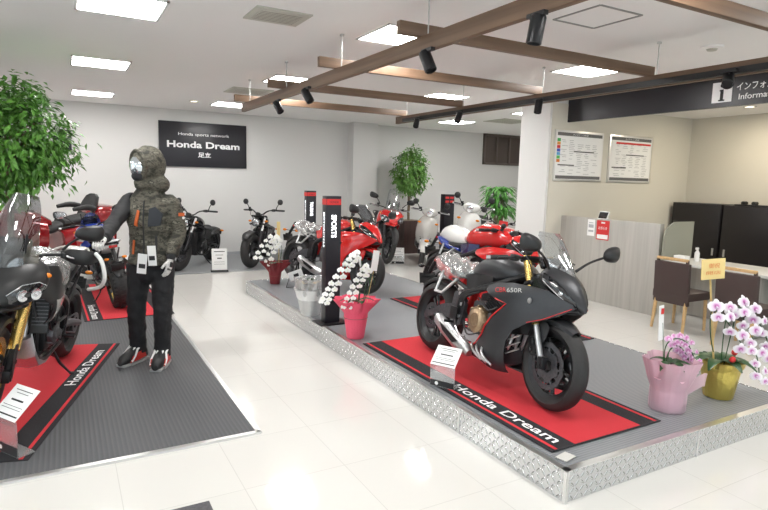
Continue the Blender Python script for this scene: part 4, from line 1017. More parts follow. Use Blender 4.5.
    MB().plate([(-.085, 1.25), (-.055, 1.24), (-.035, 1.37), (-.055, 1.38)], lambda a, b: tor(a, b)+off, .012, .02, sgn=-1).build('orange_panel', org, jk)
    MB().plate([(-.115, 1.0), (-.095, 1.0), (-.085, 1.12), (-.105, 1.12)], lambda a, b: tor(a, b)+off, .012, .02, sgn=-1).build('orange_zip', org, jk)
    MB().plate([(.085, 1.0), (.10, 1.0), (.10, 1.16), (.085, 1.16)], lambda a, b: tor(a, b)+off, .012, .02, sgn=-1).build('pocket_zip', dk, jk)
    MB().tube([(0, -tor(0, z)-.016, z) for z in (.93, 1.0, 1.1, 1.25, 1.4, 1.46)], .006, 6).build('front_zip', dk, jk)
    MB().plate([(.02, .0), (.07, .0), (.07, .03), (.02, .03)], lambda a, b: 0, .006, .02, plane='xz').xf(Matrix.Translation(V((.25, -.075, 1.33))) @ Matrix.Rotation(.5, 4, 'Z')).build('shoulder_patch', org, jk)
    MB().lathe([(.012, 0), (.012, .005)], (.303, -.05, 1.315), (.8, -.6, 0), 14).build('sleeve_badge', 'paper', jk)
    hand(root, RW+V((.0, -.02, -.005)), (.10, -.93, -.25), (.1, .25, -1), -1, 1.15, glove, dk)
    hand(root, LW+V((-.004, -.014, -.03)), (-.12, -.30, -1), (-1, .25, .1), -1, .35, glove, dk)
    rd = mat('shoe_red', (.55, .03, .02), .4)
    for s in (-1, 1):
        a = FA[s][2]; yaw = .35 if s < 0 else -.05; X = Matrix.Translation((a.x, a.y, 0)) @ Matrix.Rotation(-yaw, 4, 'Z') @ Matrix.Diagonal((1.22, 1.08, 1.2, 1))
        B = [(-.215, .035, .02, .02), (-.19, .045, .034, .038), (-.12, .052, .048, .05), (-.04, .068, .048, .066), (.03, .08, .042, .078), (.07, .06, .036, .055), (.085, .05, .02, .03)]
        b = MB(); b.loft([[V((w*math.cos(t), y, max(.006, zc+h*math.sin(t)))) for t in [2*PI*i/20 for i in range(20)]] for y, zc, w, h in B])
        b.tube([(0, .02, .10), (0, .025, .17)], [.05, .052], 16)
        o = b.xf(X).build('shoe', 'black', root)
        so = MB(); so.loft([[V((w*1.1*math.cos(t), y, zz)) for t in [2*PI*i/20 for i in range(20)] for zz in (0,)] for y, zc, w, h in B]) if False else so
        for yy, ww in ((-.17, .040), (-.10, .052), (-.03, .052), (.04, .046)): so.box((0, yy, .012), (ww*2, .075, .022), b=.008)
        so.xf(X).build('sole', mat('sole_grey', (.35, .35, .35), .6) if s < 0 else bpy.data.materials['sole_grey'], o)
        for sd in (-1, 1):
            MB().plate([(-.15, .03), (-.06, .03), (.03, .04), (.0, .10), (-.06, .085), (-.12, .07)], lambda u, v: .052, .008, .02, plane='yz', sgn=sd).xf(X).build('red_panel', rd, o)
            MB().tube([(sd*.05, -.14, .035), (sd*.052, -.10, .07), (sd*.04, -.06, .11), (sd*.045, -.01, .13)], .008, 6).xf(X).build('white_stripe', 'paper', o)
        MB().box((0, -.06, .118), (.05, .06, .012), Euler((.5, 0, 0)), b=.004).xf(X).build('shoe_strap', 'paper', o)
    for (x, z, w, h, r) in ((.00, .93, .078, .17, .1), (.085, 1.0, .07, .17, -.05)):
        y = -.21; tgm = MB().box((x, y, z), (w, .003, h), Euler((0, r, 0))).build('price_tag', 'paper', root)
        MB().box((x, y-.0025, z-.02), (w*.7, .001, h*.22), Euler((0, r, 0))).build('tag_print', 'ink', tgm)
        MB().tube([(x, y, z+h*.48), (x*.8, y+.03, z+h*.9)], .0015, 5).build('tag_cord', 'ink', tgm)
    MB().tube([(.145, -.11, .26), (.143, -.12, .38)], .004, 6).build('reflective_stripe', 'paper', t)
    return root

# ------------------------------------------------------------------ shop furniture
def price_sign(name, label, loc, rz, w=.21, h=.17, hz=.26, group=None, black=False, price='¥ 1,078,000'):
    root = thing(name, label, 'sign', loc, rz, 0, group)
    if black:
        MB().box((0, 0, .015), (w*1.15, .09, .03), b=.004).build('stand_base', 'black', root)
        p = MB().box((0, 0, hz/2+.03), (w, .006, hz), Euler((-.12, 0, 0)), b=.001).build('price_panel', 'paper', root)
        for z, ww, hh in ((.86, .7, .035), (.70, .5, .02), (.55, .3, .05), (.38, .7, .012), (.28, .7, .012)):
            MB().box((0, -.0045-(z-.5)*hz*.12*-1-.0, .03+hz*z), (w*ww, .002, hz*hh), Euler((-.12, 0, 0))).build('print_line', 'ink', p)
        return root
    a = MB(); a.box((0, 0, hz*.5), (w, .005, hz), b=.001); a.box((0, .05, .003), (w, .10, .005))
    a.build('acrylic_stand', 'acryl', root)
    R = Euler((math.radians(48), 0, 0)); c = V((0, h*.33, hz+h*.36))
    p = MB().box(c, (w, .004, h), Euler((-math.radians(48), 0, 0))).build('price_card', 'paper', root)
    Rm = Euler((-math.radians(48), 0, 0)).to_matrix(); up = Rm @ V((0, 0, 1)); nn = Rm @ V((0, -1, 0))
    for t, ww, hh, mm in ((.36, .7, .02, 'ink'), (.27, .5, .014, 'ink'), (.06, .5, .05, 'ink'), (-.12, .8, .012, 'ink'), (-.20, .8, .012, 'ink'), (-.38, .9, .04, 'ink')):
        MB().box(c+up*h*t+nn*.003, (w*ww, .001, h*hh), Rm).build('print_line', mm, p)
    MB().box((0, -.004, hz*.16), (w*.96, .001, hz*.26)).build('black_strip', 'ink', root)
    MB().lathe([(.014, 0), (.014, .001)], (-w*.22, -.005, hz*.16), (0, -1, 0), 14).build('logo_mark', 'paper', root)
    return root
def carpet(name, label, cx, cy, z, w, L, rz, side, textpos, tw, flip=False, th_=.138, group=None):
    """display carpet: red field, black borders, thin red lines, lettering along one edge"""
    root = thing(name, label, 'carpet', (cx, cy, z), rz, 0, group)
    MB().box((0, 0, .003), (w, L, .006), b=.002).build('carpet_base', 'cblack', root)
    MB().box((0, 0, .0065), (w*.60, L-.02, .003)).build('red_field', 'cred', root)
    for s in (-1, 1): MB().box((s*w*.455, 0, .0065), (w*.022, L-.02, .003)).build('red_line', 'cred', root)
    x = side*w*.372
    xd, yd = ((0, 1, 0), (-1, 0, 0)) if flip else ((0, -1, 0), (1, 0, 0))
    text('Honda Dream', (x, textpos, .0095), xd, yd, tw, .085, 'wlet', root, bold=.012, ext=.0006)
    return root
def spot(name, label, loc, dirv, group):
    root = thing(name, label, 'spotlight', loc, 0, 0, group)
    d = V(dirv).normalized(); MB().box((0, 0, -.012), (.035, .13, .024), b=.003).build('track_adapter', 'black', root)
    MB().tube([(0, 0, -.02), (0, 0, -.07)], .008, 8).build('swivel_arm', 'black', root)
    c = V((0, 0, -.085)); h = MB(); h.lathe([(.001, -.07), (.038, -.07), (.042, -.06), (.042, .075), (.037, .078), (.035, .06)], c, d, 24); ho = h.build('lamp_housing', 'satin', root)
    MB().lathe([(.034, .055), (.001, .056)], c, d, 20).build('lamp_lens', 'spotglow', ho)
    return root
def chair(name, label, loc, rz, group):
    root = thing(name, label, 'chair', loc, rz, 0, group)
    MB().box((0, 0, .43), (.44, .46, .10), b=.02).build('seat', 'brownv', root)
    MB().box((-.203, 0, .575), (.05, .44, .50), Euler((0, -.06, 0)), b=.012).build('backrest', 'brownv', root)
    for s in (-1, 1):
        MB().box((-.222, s*.185, .84), (.028, .03, .055), Euler((0, -.06, 0)), b=.004).build('back_post', 'brownv', root)
        MB().tube([(-.19, s*.19, .40), (-.225, s*.20, 0)], [.024, .017], 8).build('leg', 'palew', root)
        MB().tube([(.19, s*.19, .40), (.20, s*.20, 0)], [.022, .016], 8).build('leg', 'palew', root)
    MB().box((-.225, 0, .862), (.03, .40, .035), Euler((0, -.06, 0)), b=.010).build('top_rail', 'palew', root)
    return root
# ------------------------------------------------------------------ surface materials
def floor_mat():
    m = bpy.data.materials.new('polished_floor_tile'); m.use_nodes = True; nt = m.node_tree; b = nt.nodes['Principled BSDF']
    tc = nt.nodes.new('ShaderNodeTexCoord'); mp = nt.nodes.new('ShaderNodeMapping'); mp.inputs['Location'].default_value = (-.2, .1, 0)
    br = nt.nodes.new('ShaderNodeTexBrick'); br.offset = 0; br.inputs['Scale'].default_value = 1; br.inputs['Brick Width'].default_value = .6; br.inputs['Row Height'].default_value = .6
    br.inputs['Mortar Size'].default_value = .0022; br.inputs['Mortar Smooth'].default_value = .1
    br.inputs['Color1'].default_value = (.70, .685, .65, 1); br.inputs['Color2'].default_value = (.685, .67, .635, 1); br.inputs['Mortar'].default_value = (.57, .555, .525, 1)
    nt.links.new(tc.outputs['Object'], mp.inputs[0]); nt.links.new(mp.outputs[0], br.inputs[0]); nt.links.new(br.outputs[0], b.inputs['Base Color'])
    n = nt.nodes.new('ShaderNodeTexNoise'); n.inputs['Scale'].default_value = 2.2; nt.links.new(tc.outputs['Object'], n.inputs[0])
    bp = nt.nodes.new('ShaderNodeBump'); bp.inputs['Strength'].default_value = .04; bp.inputs['Distance'].default_value = .02; nt.links.new(n.outputs[0], bp.inputs['Height']); nt.links.new(bp.outputs[0], b.inputs['Normal'])
    b.inputs['Roughness'].default_value = .09; b.inputs['Coat Weight'].default_value = .25; b.inputs['Coat Roughness'].default_value = .04
    return m
def rib_mat(name, col, axis, pitch=.022, rough=.42, dots=False):
    m = mat(name, col, rough); nt = m.node_tree; b = nt.nodes['Principled BSDF']; tc = nt.nodes.new('ShaderNodeTexCoord'); sp = nt.nodes.new('ShaderNodeSeparateXYZ'); nt.links.new(tc.outputs['Object'], sp.inputs[0])
    def sine(i, p):
        a = nt.nodes.new('ShaderNodeMath'); a.operation = 'MULTIPLY'; a.inputs[1].default_value = 2*PI/p; nt.links.new(sp.outputs[i], a.inputs[0])
        s = nt.nodes.new('ShaderNodeMath'); s.operation = 'SINE'; nt.links.new(a.outputs[0], s.inputs[0]); return s
    h = sine(axis, pitch)
    if dots:
        g = sine(1-axis, pitch*2.2); mx = nt.nodes.new('ShaderNodeMath'); mx.operation = 'MULTIPLY'; nt.links.new(h.outputs[0], mx.inputs[0]); nt.links.new(g.outputs[0], mx.inputs[1]); h = mx
    bp = nt.nodes.new('ShaderNodeBump'); bp.inputs['Strength'].default_value = .28; bp.inputs['Distance'].default_value = .003; nt.links.new(h.outputs[0], bp.inputs['Height']); nt.links.new(bp.outputs[0], b.inputs['Normal'])
    r = nt.nodes.new('ShaderNodeValToRGB'); r.color_ramp.elements[0].position = .0; r.color_ramp.elements[1].position = .9
    r.color_ramp.elements[0].color = (*[c*.9 for c in col], 1); r.color_ramp.elements[1].color = (*[c*1.1 for c in col], 1)
    nt.links.new(h.outputs[0], r.inputs[0]); nt.links.new(r.outputs[0], b.inputs['Base Color'])
    return m
def checker_plate():
    m = mat('checker_plate', (.70, .71, .72), .22, .95); nt = m.node_tree; b = nt.nodes['Principled BSDF']; N = nt.nodes; L = nt.links
    tc = N.new('ShaderNodeTexCoord'); sp = N.new('ShaderNodeSeparateXYZ'); L.new(tc.outputs['Object'], sp.inputs[0])
    def mt(op, a, b_=None, v=None):
        q = N.new('ShaderNodeMath'); q.operation = op; L.new(a, q.inputs[0])
        if b_ is not None: L.new(b_, q.inputs[1])
        elif v is not None: q.inputs[1].default_value = v
        return q.outputs[0]
    u = mt('MULTIPLY', mt('ADD', sp.outputs[0], sp.outputs[1]), v=26); w = mt('MULTIPLY', sp.outputs[2], v=26)
    fu = mt('SUBTRACT', mt('FRACT', u), v=.5); fw = mt('SUBTRACT', mt('FRACT', w), v=.5)
    par = mt('MODULO', mt('ADD', mt('FLOOR', u), mt('FLOOR', w)), v=2); s = mt('SUBTRACT', mt('MULTIPLY', mt('ABSOLUTE', par), v=2), v=1)
    a = mt('ADD', fu, mt('MULTIPLY', s, fw)); c = mt('SUBTRACT', fu, mt('MULTIPLY', s, fw))
    e = mt('ADD', mt('MULTIPLY', mt('MULTIPLY', a, a), v=1.5), mt('MULTIPLY', mt('MULTIPLY', c, c), v=14))
    h = mt('MAXIMUM', mt('SUBTRACT', mt('MULTIPLY', e, v=-1), v=-1), v=0)
    bp = N.new('ShaderNodeBump'); bp.inputs['Strength'].default_value = .9; bp.inputs['Distance'].default_value = .008; L.new(h, bp.inputs['Height']); L.new(bp.outputs[0], b.inputs['Normal'])
    return m
def wood_mat(name, c1, c2, axis=1, sc=9):
    m = mat(name, c1, .5); nt = m.node_tree; b = nt.nodes['Principled BSDF']; tc = nt.nodes.new('ShaderNodeTexCoord'); mp = nt.nodes.new('ShaderNodeMapping')
    s = [sc*3]*3; s[axis] = sc*.12; mp.inputs['Scale'].default_value = s; n = nt.nodes.new('ShaderNodeTexNoise'); n.inputs['Scale'].default_value = 1; n.inputs['Detail'].default_value = 6; n.inputs['Distortion'].default_value = .6
    nt.links.new(tc.outputs['Object'], mp.inputs[0]); nt.links.new(mp.outputs[0], n.inputs[0]); r = nt.nodes.new('ShaderNodeValToRGB'); r.color_ramp.elements[0].position = .32; r.color_ramp.elements[1].position = .68
    r.color_ramp.elements[0].color = (*c2, 1); r.color_ramp.elements[1].color = (*c1, 1); nt.links.new(n.outputs[0], r.inputs[0]); nt.links.new(r.outputs[0], b.inputs['Base Color']); return m
M['floor'] = floor_mat(); M['wallm'] = mat('wall_paper', (.69, .685, .67), .85, bump=.08, bscale=300); M['ceil'] = mat('ceiling_board', (.87, .86, .85), .9, bump=.05, bscale=400)
M['wallw'] = mat('cream_wall', (.64, .61, .53), .85, bump=.08, bscale=300)
M['rib'] = rib_mat('ribbed_grey_rubber', (.235, .245, .26), 1, .02, .36); M['rib2'] = rib_mat('studded_dark_rubber', (.085, .087, .092), 0, .028, .62); M['matc'] = mat('grey_mat', (.26, .27, .28), .6, noise=(.08, 30))
M['checker'] = checker_plate(); M['alu'] = mat('aluminium_trim', (.75, .75, .74), .3, .9); M['cblack'] = mat('black_carpet', (.018, .017, .02), .9, bump=.3, bscale=400); M['cred'] = mat('red_carpet', (.60, .028, .04), .9, bump=.3, bscale=400)
M['beam'] = wood_mat('walnut_beam', (.185, .112, .068), (.11, .064, .038), 1, 7); M['beamx'] = wood_mat('walnut_beam_cross', (.185, .112, .068), (.11, .064, .038), 0, 7)
M['greyw'] = wood_mat('grey_wood_laminate', (.46, .445, .41), (.375, .36, .33), 2, 5); M['desk'] = mat('pale_desk_top', (.62, .61, .58), .4)
M['brownv'] = mat('brown_vinyl', (.055, .035, .032), .5, bump=.1, bscale=150); M['palew'] = mat('pale_wood', (.58, .38, .18), .5, noise=(.12, 30))
M['cab'] = mat('black_cabinet', (.012, .010, .012), .3); M['potw'] = wood_mat('dark_wood_pot', (.07, .035, .03), (.035, .018, .015), 2, 6); M['potc'] = mat('ceramic_pot', (.6, .6, .58), .4)
M['panel'] = mat('ceiling_lamp_panel', (1, .985, .96), .5, emit=PANEL); M['spotglow'] = mat('warm_lamp_lens', (1, .85, .62), .4, emit=3.)
M['signb'] = mat('sign_black', (.012, .011, .016), .35); M['brownwin'] = mat('brown_frame', (.11, .085, .07), .5); M['brownglass'] = mat('brown_glazing', (.10, .078, .068), .25)
M['frost'] = mat('frosted_divider', (.33, .33, .27), .5); M['crepe'] = mat('pink_crepe', (.78, .09, .16), .7, bump=.5, bscale=60); M['tulle'] = clear('pink_tulle', (.95, .75, .82), .02, .6, film=.42, fcol=(.93, .70, .78))
M['pinkp'] = mat('pale_pink_paper', (.88, .62, .71), .6, bump=.3, bscale=50); M['goldp'] = mat('gold_foil', (.60, .48, .12), .32, .75, bump=.5, bscale=35); M['dred'] = mat('dark_red_paper', (.20, .02, .025), .65, bump=.4, bscale=50)
M['yel'] = mat('yellow_card', (.80, .62, .26), .6); M['bamboo'] = mat('bamboo_cane', (.62, .45, .18), .5); M['ybloom'] = mat('yellow_flower', (.72, .45, .06), .6)
M['rodm'] = mat('steel_rod', (.5, .5, .49), .4, .7); M['vent'] = mat('vent_grille', (.5, .49, .43), .6); M['ventd'] = mat('vent_slot', (.2, .19, .15), .7); M['base'] = mat('baseboard', (.42, .43, .45), .5)

# ------------------------------------------------------------------ the room
CH = 3.0; X0, X1, Y0, Y1 = -4.2, 12.2, -2.6, 12.3
def wallbox(name, a, b, m='wallm'):
    c = [(a[i]+b[i])/2 for i in range(3)]; s = [abs(b[i]-a[i]) for i in range(3)]
    return struct(MB().box(c, s).build(name, m, sm=False))
wallbox('floor', (X0-.2, Y0-3, -.1), (X1+.2, Y1+.2, 0), 'floor')
wallbox('ceiling', (X0-.2, Y0-.2, CH), (X1+.2, Y1+.2, CH+.1), 'ceil')
wallbox('wall_back', (X0, Y1, 0), (X1, Y1+.15, CH))
wallbox('wall_pilaster', (5.88, 12.0, 0), (6.51, Y1, CH))
wallbox('wall_far_right', (X1, 6.4, 0), (X1+.15, Y1, CH))
wallbox('wall_reception', (6.4, 6.4, 0), (12.2, 7.02, CH), 'wallm')
wallbox('wall_alcove_face', (6.44, 6.385, 0), (9.85, 6.4, 2.91), 'wallw')
wallbox('wall_alcove_right', (9.85, Y0, 0), (10.0, 6.4, 2.91), 'wallw')
wallbox('ceiling_alcove', (6.80, Y0, 2.91), (9.85, 6.39, 2.97), 'ceil')
# glazed shop front behind the camera and on the left
def glazing(n, x0, x1, y0, y1, k):
    f = MB(); L = V((x1-x0, y1-y0, 0)); d = L.normalized(); ang = math.atan2(d.y, d.x)
    for i in range(k+1): f.box((x0+L.x*i/k, y0+L.y*i/k, 1.4), (.06, .06, 2.8), Euler((0, 0, ang)))
    for z in (.04, 2.78): f.box((x0+L.x/2, y0+L.y/2, z), (L.length, .07, .08), Euler((0, 0, ang)))
    fo = struct(f.build('window_%d' % n, 'alu', sm=False)); g = MB().box((x0+L.x/2, y0+L.y/2, 1.4), (L.length, .012, 2.7), Euler((0, 0, ang)))
    g.build('pane', 'glass', fo, sm=False)
M['glass'] = clear('window_glass', (.96, .98, .97), .03)
glazing(1, X0, 9.85, Y0, Y0, 9); wallbox('wall_front_lintel', (X0, Y0-.1, 2.82), (9.85, Y0, CH)); 
glazing(2, X0, X0, Y0, 6.0, 5); wallbox('wall_left_lintel', (X0-.1, Y0, 2.82), (X0, 6, CH)); wallbox('wall_left', (X0-.15, 6, 0), (X0, Y1, CH))
wallbox('baseboard_back', (X0, 12.28, 0), (5.88, 12.3, .07), 'base'); wallbox('baseboard_back_right', (6.51, 12.28, 0), (X1, 12.3, .07), 'base'); wallbox('baseboard_pillar', (6.388, 6.4, 0), (6.4, 7.02, .07), 'base')
# brown shuttered window high on the back wall
f = MB()
for x in (9.93, 10.35, 10.80, 11.22): f.box((x, 12.27, 2.62), (.06, .06, .86))
for z in (2.21, 3.0-.03): f.box((10.575, 12.27, z), (1.35, .06, .06))
w3 = struct(f.build('window_3', 'brownwin', sm=False)); p = MB().box((10.575, 12.285, 2.6), (1.3, .02, .82)); p.build('pane', 'brownglass', w3, sm=False)
# ceiling lamp panels
def lamp(x, y, label):
    r = thing('ceiling_light', label, 'ceiling light', (x, y, CH), group='square ceiling light panels')
    fr = MB()
    for s in (-1, 1): fr.box((s*.305, 0, -.006), (.02, .63, .012)); fr.box((0, s*.305, -.006), (.63, .02, .012))
    fr.build('lamp_frame', 'white', r, sm=False); MB().box((0, 0, -.004), (.59, .59, .006)).build('diffuser', 'panel', r, sm=False)
for x, y, l in ((.45, 5.08, 'large ceiling light panel at the top left edge of the picture'), (.45, 7.82, 'ceiling light panel above the hooded mannequin, middle one of the left row'), (.49, 10.87, 'farthest ceiling light panel of the left row, near the back wall'),
                (2.75, 4.65, 'ceiling light panel seen behind the long wooden beam, beside the nearest rod'), (2.75, 7.55, 'ceiling light panel seen between the first two rods of the long beam'), (2.75, 10.75, 'small far ceiling light panel at the left end of the wooden beam frame'),
                (5.3, 4.72, 'ceiling light panel over the wooden frame in front of the reception sign'), (5.2, 7.5, 'ceiling light panel above the middle of the wooden beam frame'), (7.6, 10.4, 'farthest right ceiling light panel over the scooters')):
    lamp(x, y, l)
for x, y in ((.45, 2.2), (2.75, 1.6), (5.3, 1.6), (-2.2, 2.2), (-2.2, 5.08), (-2.2, 7.82), (-2.2, 10.87), (7.7, 7.9+.2), (10.3, 9.2)):
    lamp(x, y, 'square white ceiling light panel outside the picture')
# ceiling fittings
def vent(x, y, w, l, label, kind='vent'):
    r = thing('ceiling_vent', label, 'vent', (x, y, CH)); MB().box((0, 0, -.006), (w, l, .012), b=.003).build('vent_frame', 'vent', r); 
    MB().box((0, 0, -.013), (w*.78, l*.72, .006)).build('grille', 'vent', r, sm=False)
    g = MB()
    for k in range(7): g.box((0, -l*.3+l*.1*k, -.0165), (w*.74, .006, .002))
    g.build('grille_slot', 'ventd', r, sm=False)
vent(1.58, 4.67, .46, .40, 'beige rectangular ceiling vent left of the long wooden beam'); vent(2.55, 8.9, .62, .62, 'far ceiling vent above the left end of the wooden beam frame'); vent(8.3, 9.5, .8, .7, 'ceiling air unit near the brown window behind the pillar')
f = MB(); cx, cy, s = 3.69, 3.26, .23
for a, b, w_, l_ in ((cx, cy-s, 2*s, .02), (cx, cy+s, 2*s, .02), (cx-s, cy, .02, 2*s), (cx+s, cy, .02, 2*s)): f.box((a, b, CH-.003), (w_, l_, .006))
struct(f.build('trim_1', mat('hatch_frame', (.28, .28, .27), .5), sm=False))
r = thing('smoke_detector', 'small round ceiling fitting above the right part of the wooden frame', 'smoke detector', (5.31, 3.32, CH)); MB().lathe([(.10, 0), (.10, -.012), (.075, -.02), (.001, -.022)], seg=24).build('detector_base', 'ceil', r); MB().lathe([(.05, -.02), (.04, -.035), (.001, -.037)], seg=20).build('detector_head', 'vent', r)
r = thing('downlight', 'small round recessed ceiling spot near the back wall', 'ceiling light', (2.09, 10.73, CH)); MB().lathe([(.085, 0), (.085, -.008), (.06, -.01), (.06, 0)], seg=24, close='ring').build('trim_ring', 'white', r); MB().lathe([(.058, 0), (.058, -.003), (.001, -.004)], seg=20).build('lamp_lens', 'spotglow', r)
r = thing('downlight', 'small recessed spot glowing in the reception alcove ceiling', 'ceiling light', (8.9, 4.9, 2.91)); MB().lathe([(.085, 0), (.085, -.008), (.06, -.01), (.06, 0)], seg=24, close='ring').build('trim_ring', 'white', r); MB().lathe([(.058, 0), (.058, -.003), (.001, -.004)], seg=20).build('lamp_lens', 'spotglow', r)
for x, y, e in ((8.9, 4.9, 16), (8.3, 2.2, 18)):
    l = bpy.data.lights.new('alcove_lamp', 'AREA'); l.energy = e; l.size = .15; l.color = (1, .88, .70); o = bpy.data.objects.new('alcove_lamp', l); COL.objects.link(o); o.location = (x, y, 2.895)

# hanging wooden beam frame
def beam(label, a, b, h, w, m, group):
    c = [(a[i]+b[i])/2 for i in range(3)]; sz = [max(abs(b[0]-a[0]), w), max(abs(b[1]-a[1]), w), h]
    return tag(MB().box(c, sz, b=.004).build('wooden_beam', m), label, 'beam', group)
BX, BX2 = 2.27, 4.77
beam('long wooden ceiling beam with black spotlights, on the left of the frame', (BX, 1.2, 2.655), (BX, 8.19, 2.655), .11, .05, 'beam', 'long beams'); beam('long wooden ceiling beam with black lamp track, on the right toward reception', (BX2, -.6, 2.655), (BX2, 8.15, 2.655), .11, .05, 'beam', 'long beams')
for y, l in ((7.95, 'farthest wooden cross beam, lying over both long beams'), (6.48, 'second wooden cross beam from the back wall'), (5.0, 'third wooden cross beam from the back, in the middle of the frame'), (3.57, 'fourth wooden cross beam from the back, running to the reception sign'), (2.12, 'nearest wooden cross beam at the top right of the picture')):
    beam(l, (2.08, y, 2.755), (4.83, y, 2.755), .09, .05, 'beamx', 'cross beams')
k = 0
for x, nm in ((BX, 'left'), (BX2, 'right')):
    for y, ln in ((7.86, 'farthest'), (6.39, 'second farthest'), (4.91, 'middle'), (3.48, 'nearer'), (2.03, 'nearest')):
        tag(MB().tube([(x, y, 2.70), (x, y, 2.99)], .005, 8).lathe([(.02, 2.985), (.02, 3.0)], (x, y, 0), seg=12).build('hanging_rod', 'rodm'), '%s thin steel rod holding the %s long wooden beam' % (ln, nm), 'rod', 'steel rods holding the beams')
tr = MB().box((BX2-.055, 3.7, 2.632), (.05, 8.3, .05)); tag(tr.build('lamp_track', 'black', sm=False), 'black lamp track running along the right wooden beam', 'lamp track')
G = 'black track spotlights'
for x, y, d, l in ((BX-.04, 2.37, (-.1, .1, -1), 'black spotlight under the left beam, nearest and largest'), (BX-.05, 3.4, (.15, -.5, -1), 'black spotlight under the left beam beside the square light panel'), (BX-.10, 5.50, (.3, -.7, -1), 'black spotlight under the left beam, second from its far end'), (BX-.03, 6.6, (.3, -.7, -1), 'farthest black spotlight under the left beam'),
                   (BX2-.13, 7.35, (-.5, -.5, -1), 'farthest black spotlight on the right lamp track'), (BX2-.13, 6.3, (-.5, -.2, -1), 'black spotlight on the right track above the scooters'), (BX2-.11, 4.85, (-.2, -.1, -1), 'lit spotlight on the right track in front of the pillar'), (BX2-.12, 2.75, (-.9, -.5, -.7), 'black spotlight on the right track beside the information sign')):
    spot('track_spotlight', l, (x, y, 2.60 if x < 4 else 2.64), d, G)
    if x > 4: MB  # lamps on the right hang from the track

# information band over the reception
r = thing('information_sign', 'long black hanging band with white i symbol and Japanese information lettering', 'sign', (6.75, 2.9, 2.64))
MB().box((.02, 0, .175), (.04, 6.98, .35)).build('sign_board', 'signb', r, sm=False)
p = MB().box((-.003, 1.145, .17), (.006, .23, .23)).build('symbol_panel', 'wlet', r, sm=False)
q = MB(); q.lathe([(.022, 0), (.022, .003)], (-.007, 1.145, .245), (-1, 0, 0), 20); q.box((-.0075, 1.145, .135), (.003, .036, .13)); q.box((-.0075, 1.157, .19), (.003, .03, .018)); q.box((-.0075, 1.145, .078), (.003, .07, .016)); q.build('information_symbol', 'ink', p, sm=False)
text('インフォメーション', (-.002, .62, .21), (0, -1, 0), (0, 0, 1), .72, .085, 'wlet', r, bold=.01)
text('Information', (-.002, .72, .10), (0, -1, 0), (0, 0, 1), .46, .065, 'wlet', r, bold=.008)

# shop name board
r = thing('wall_board', 'black wall board with white shop name lettering on the back wall', 'sign', (2.58, 12.28, 2.31))
MB().box((0, 0, 0), (1.76, .04, .90), b=.004).build('sign_board', 'signb', r)
text('Honda sports network', (0, -.022, .20), (1, 0, 0), (0, 0, 1), 1.02, .075, 'wlet', r)
text('Honda Dream', (0, -.022, .0), (1, 0, 0), (0, 0, 1), 1.46, .135, 'wlet', r, bold=.03)
text('足立', (.0, -.022, -.20), (1, 0, 0), (0, 0, 1), .26, .11, 'wlet', r, bold=.03)
tag(MB().box((.02, 12.27, 2.25), (.30, .04, .42), b=.005).build('wall_panel', 'signb'), 'black wall panel half hidden behind the big leafy plant', 'panel')

# notice boards
for x, l, col in ((7.03, 'left price notice board with coloured tabs on the cream wall', 1), (8.24, 'right price notice board with a red header on the cream wall', 0)):
    r = thing('notice_board', l, 'notice', (x, 6.375, 2.135), group='notice boards')
    MB().box((0, 0, 0), (1.06, .02, .77), b=.004).build('board_frame', 'alu', r); MB().box((0, -.011, 0), (1.01, .004, .72)).build('board_sheet', 'paper', r, sm=False)
    MB().box((0, -.014, .325), (.98, .002, .05)).build('header_bar', mat('grey_header', (.12, .12, .12), .6), r, sm=False); MB().box((0, -.014, -.325), (.98, .002, .05)).build('footer_bar', bpy.data.materials['grey_header'], r, sm=False)
    text('メンテナンス料金', (0, -.0155, .325), (1, 0, 0), (0, 0, 1), .34, .03, 'wlet', r)
    if col:
        for k, c in enumerate(((.05, .4, .1), (.7, .3, .05), (.6, .03, .03), (.05, .1, .5), (.1, .35, .6), (.1, .45, .1), (.7, .2, .03))):
            mm = mat('tab_colour', c, .6); MB().box((-.455, -.014, .235-k*.052), (.07, .002, .046)).build('coloured_tab', mm, r, sm=False)
    else: MB().box((.05, -.014, .255), (.86, .002, .03)).build('red_header', 'redink', r, sm=False)
    rn = random.Random(3+col); g = MB()
    for k in range(19):
        z = .235-k*.028
        for c in range(5):
            if rn.random() < .75: g.box((-.34+c*.17+rn.uniform(-.02, .02), -.0135, z), (rn.uniform(.05, .14), .001, .006))
    g.build('small_print', mat('print_grey', (.35, .35, .36), .8), r, sm=False)
    g = MB(); g.box((.1, -.014, .07), (.45, .0015, .016)); g.box((-.28, -.014, -.14), (.35, .0015, .016)); g.build('rule_line', 'ink', r, sm=False)

# reception
r = thing('reception_counter', 'grey wood-grain reception screen and desk facing the showroom', 'counter', (6.75, 3.0, 0))
MB().box((.04, 2.53, .61), (.08, 1.70, 1.22), b=.003).build('high_panel', 'greyw', r)
MB().box((.42, .2, .73), (.76, 2.9, .035), b=.004).build('desk_top', 'desk', r); MB().box((.55, .2, .36), (.03, 2.9, .71)).build('front_panel', 'greyw', r, sm=False)
MB().box((.42, -1.22, .36), (.70, .03, .71)).build('end_panel', 'greyw', r, sm=False)
for y in (.45,): MB().box((.30, y, .36), (.5, .03, .71)).build('leg_panel', 'greyw', r, sm=False)
out = [(0, 0), (.62, 0), (.62, .50), (.24, .50)]+[(.24-.24*math.sin(a), .26+.24*math.cos(a)) for a in [PI/2*i/10 for i in range(11)]][1:]
d = MB().plate(out, lambda a, b: .006, .012, .04); d.xf(Matrix.Translation((6.76, 4.63, .75)))
tag(d.build('desk_divider', 'frost'), 'frosted desk divider with one rounded corner above the first chair', 'divider')
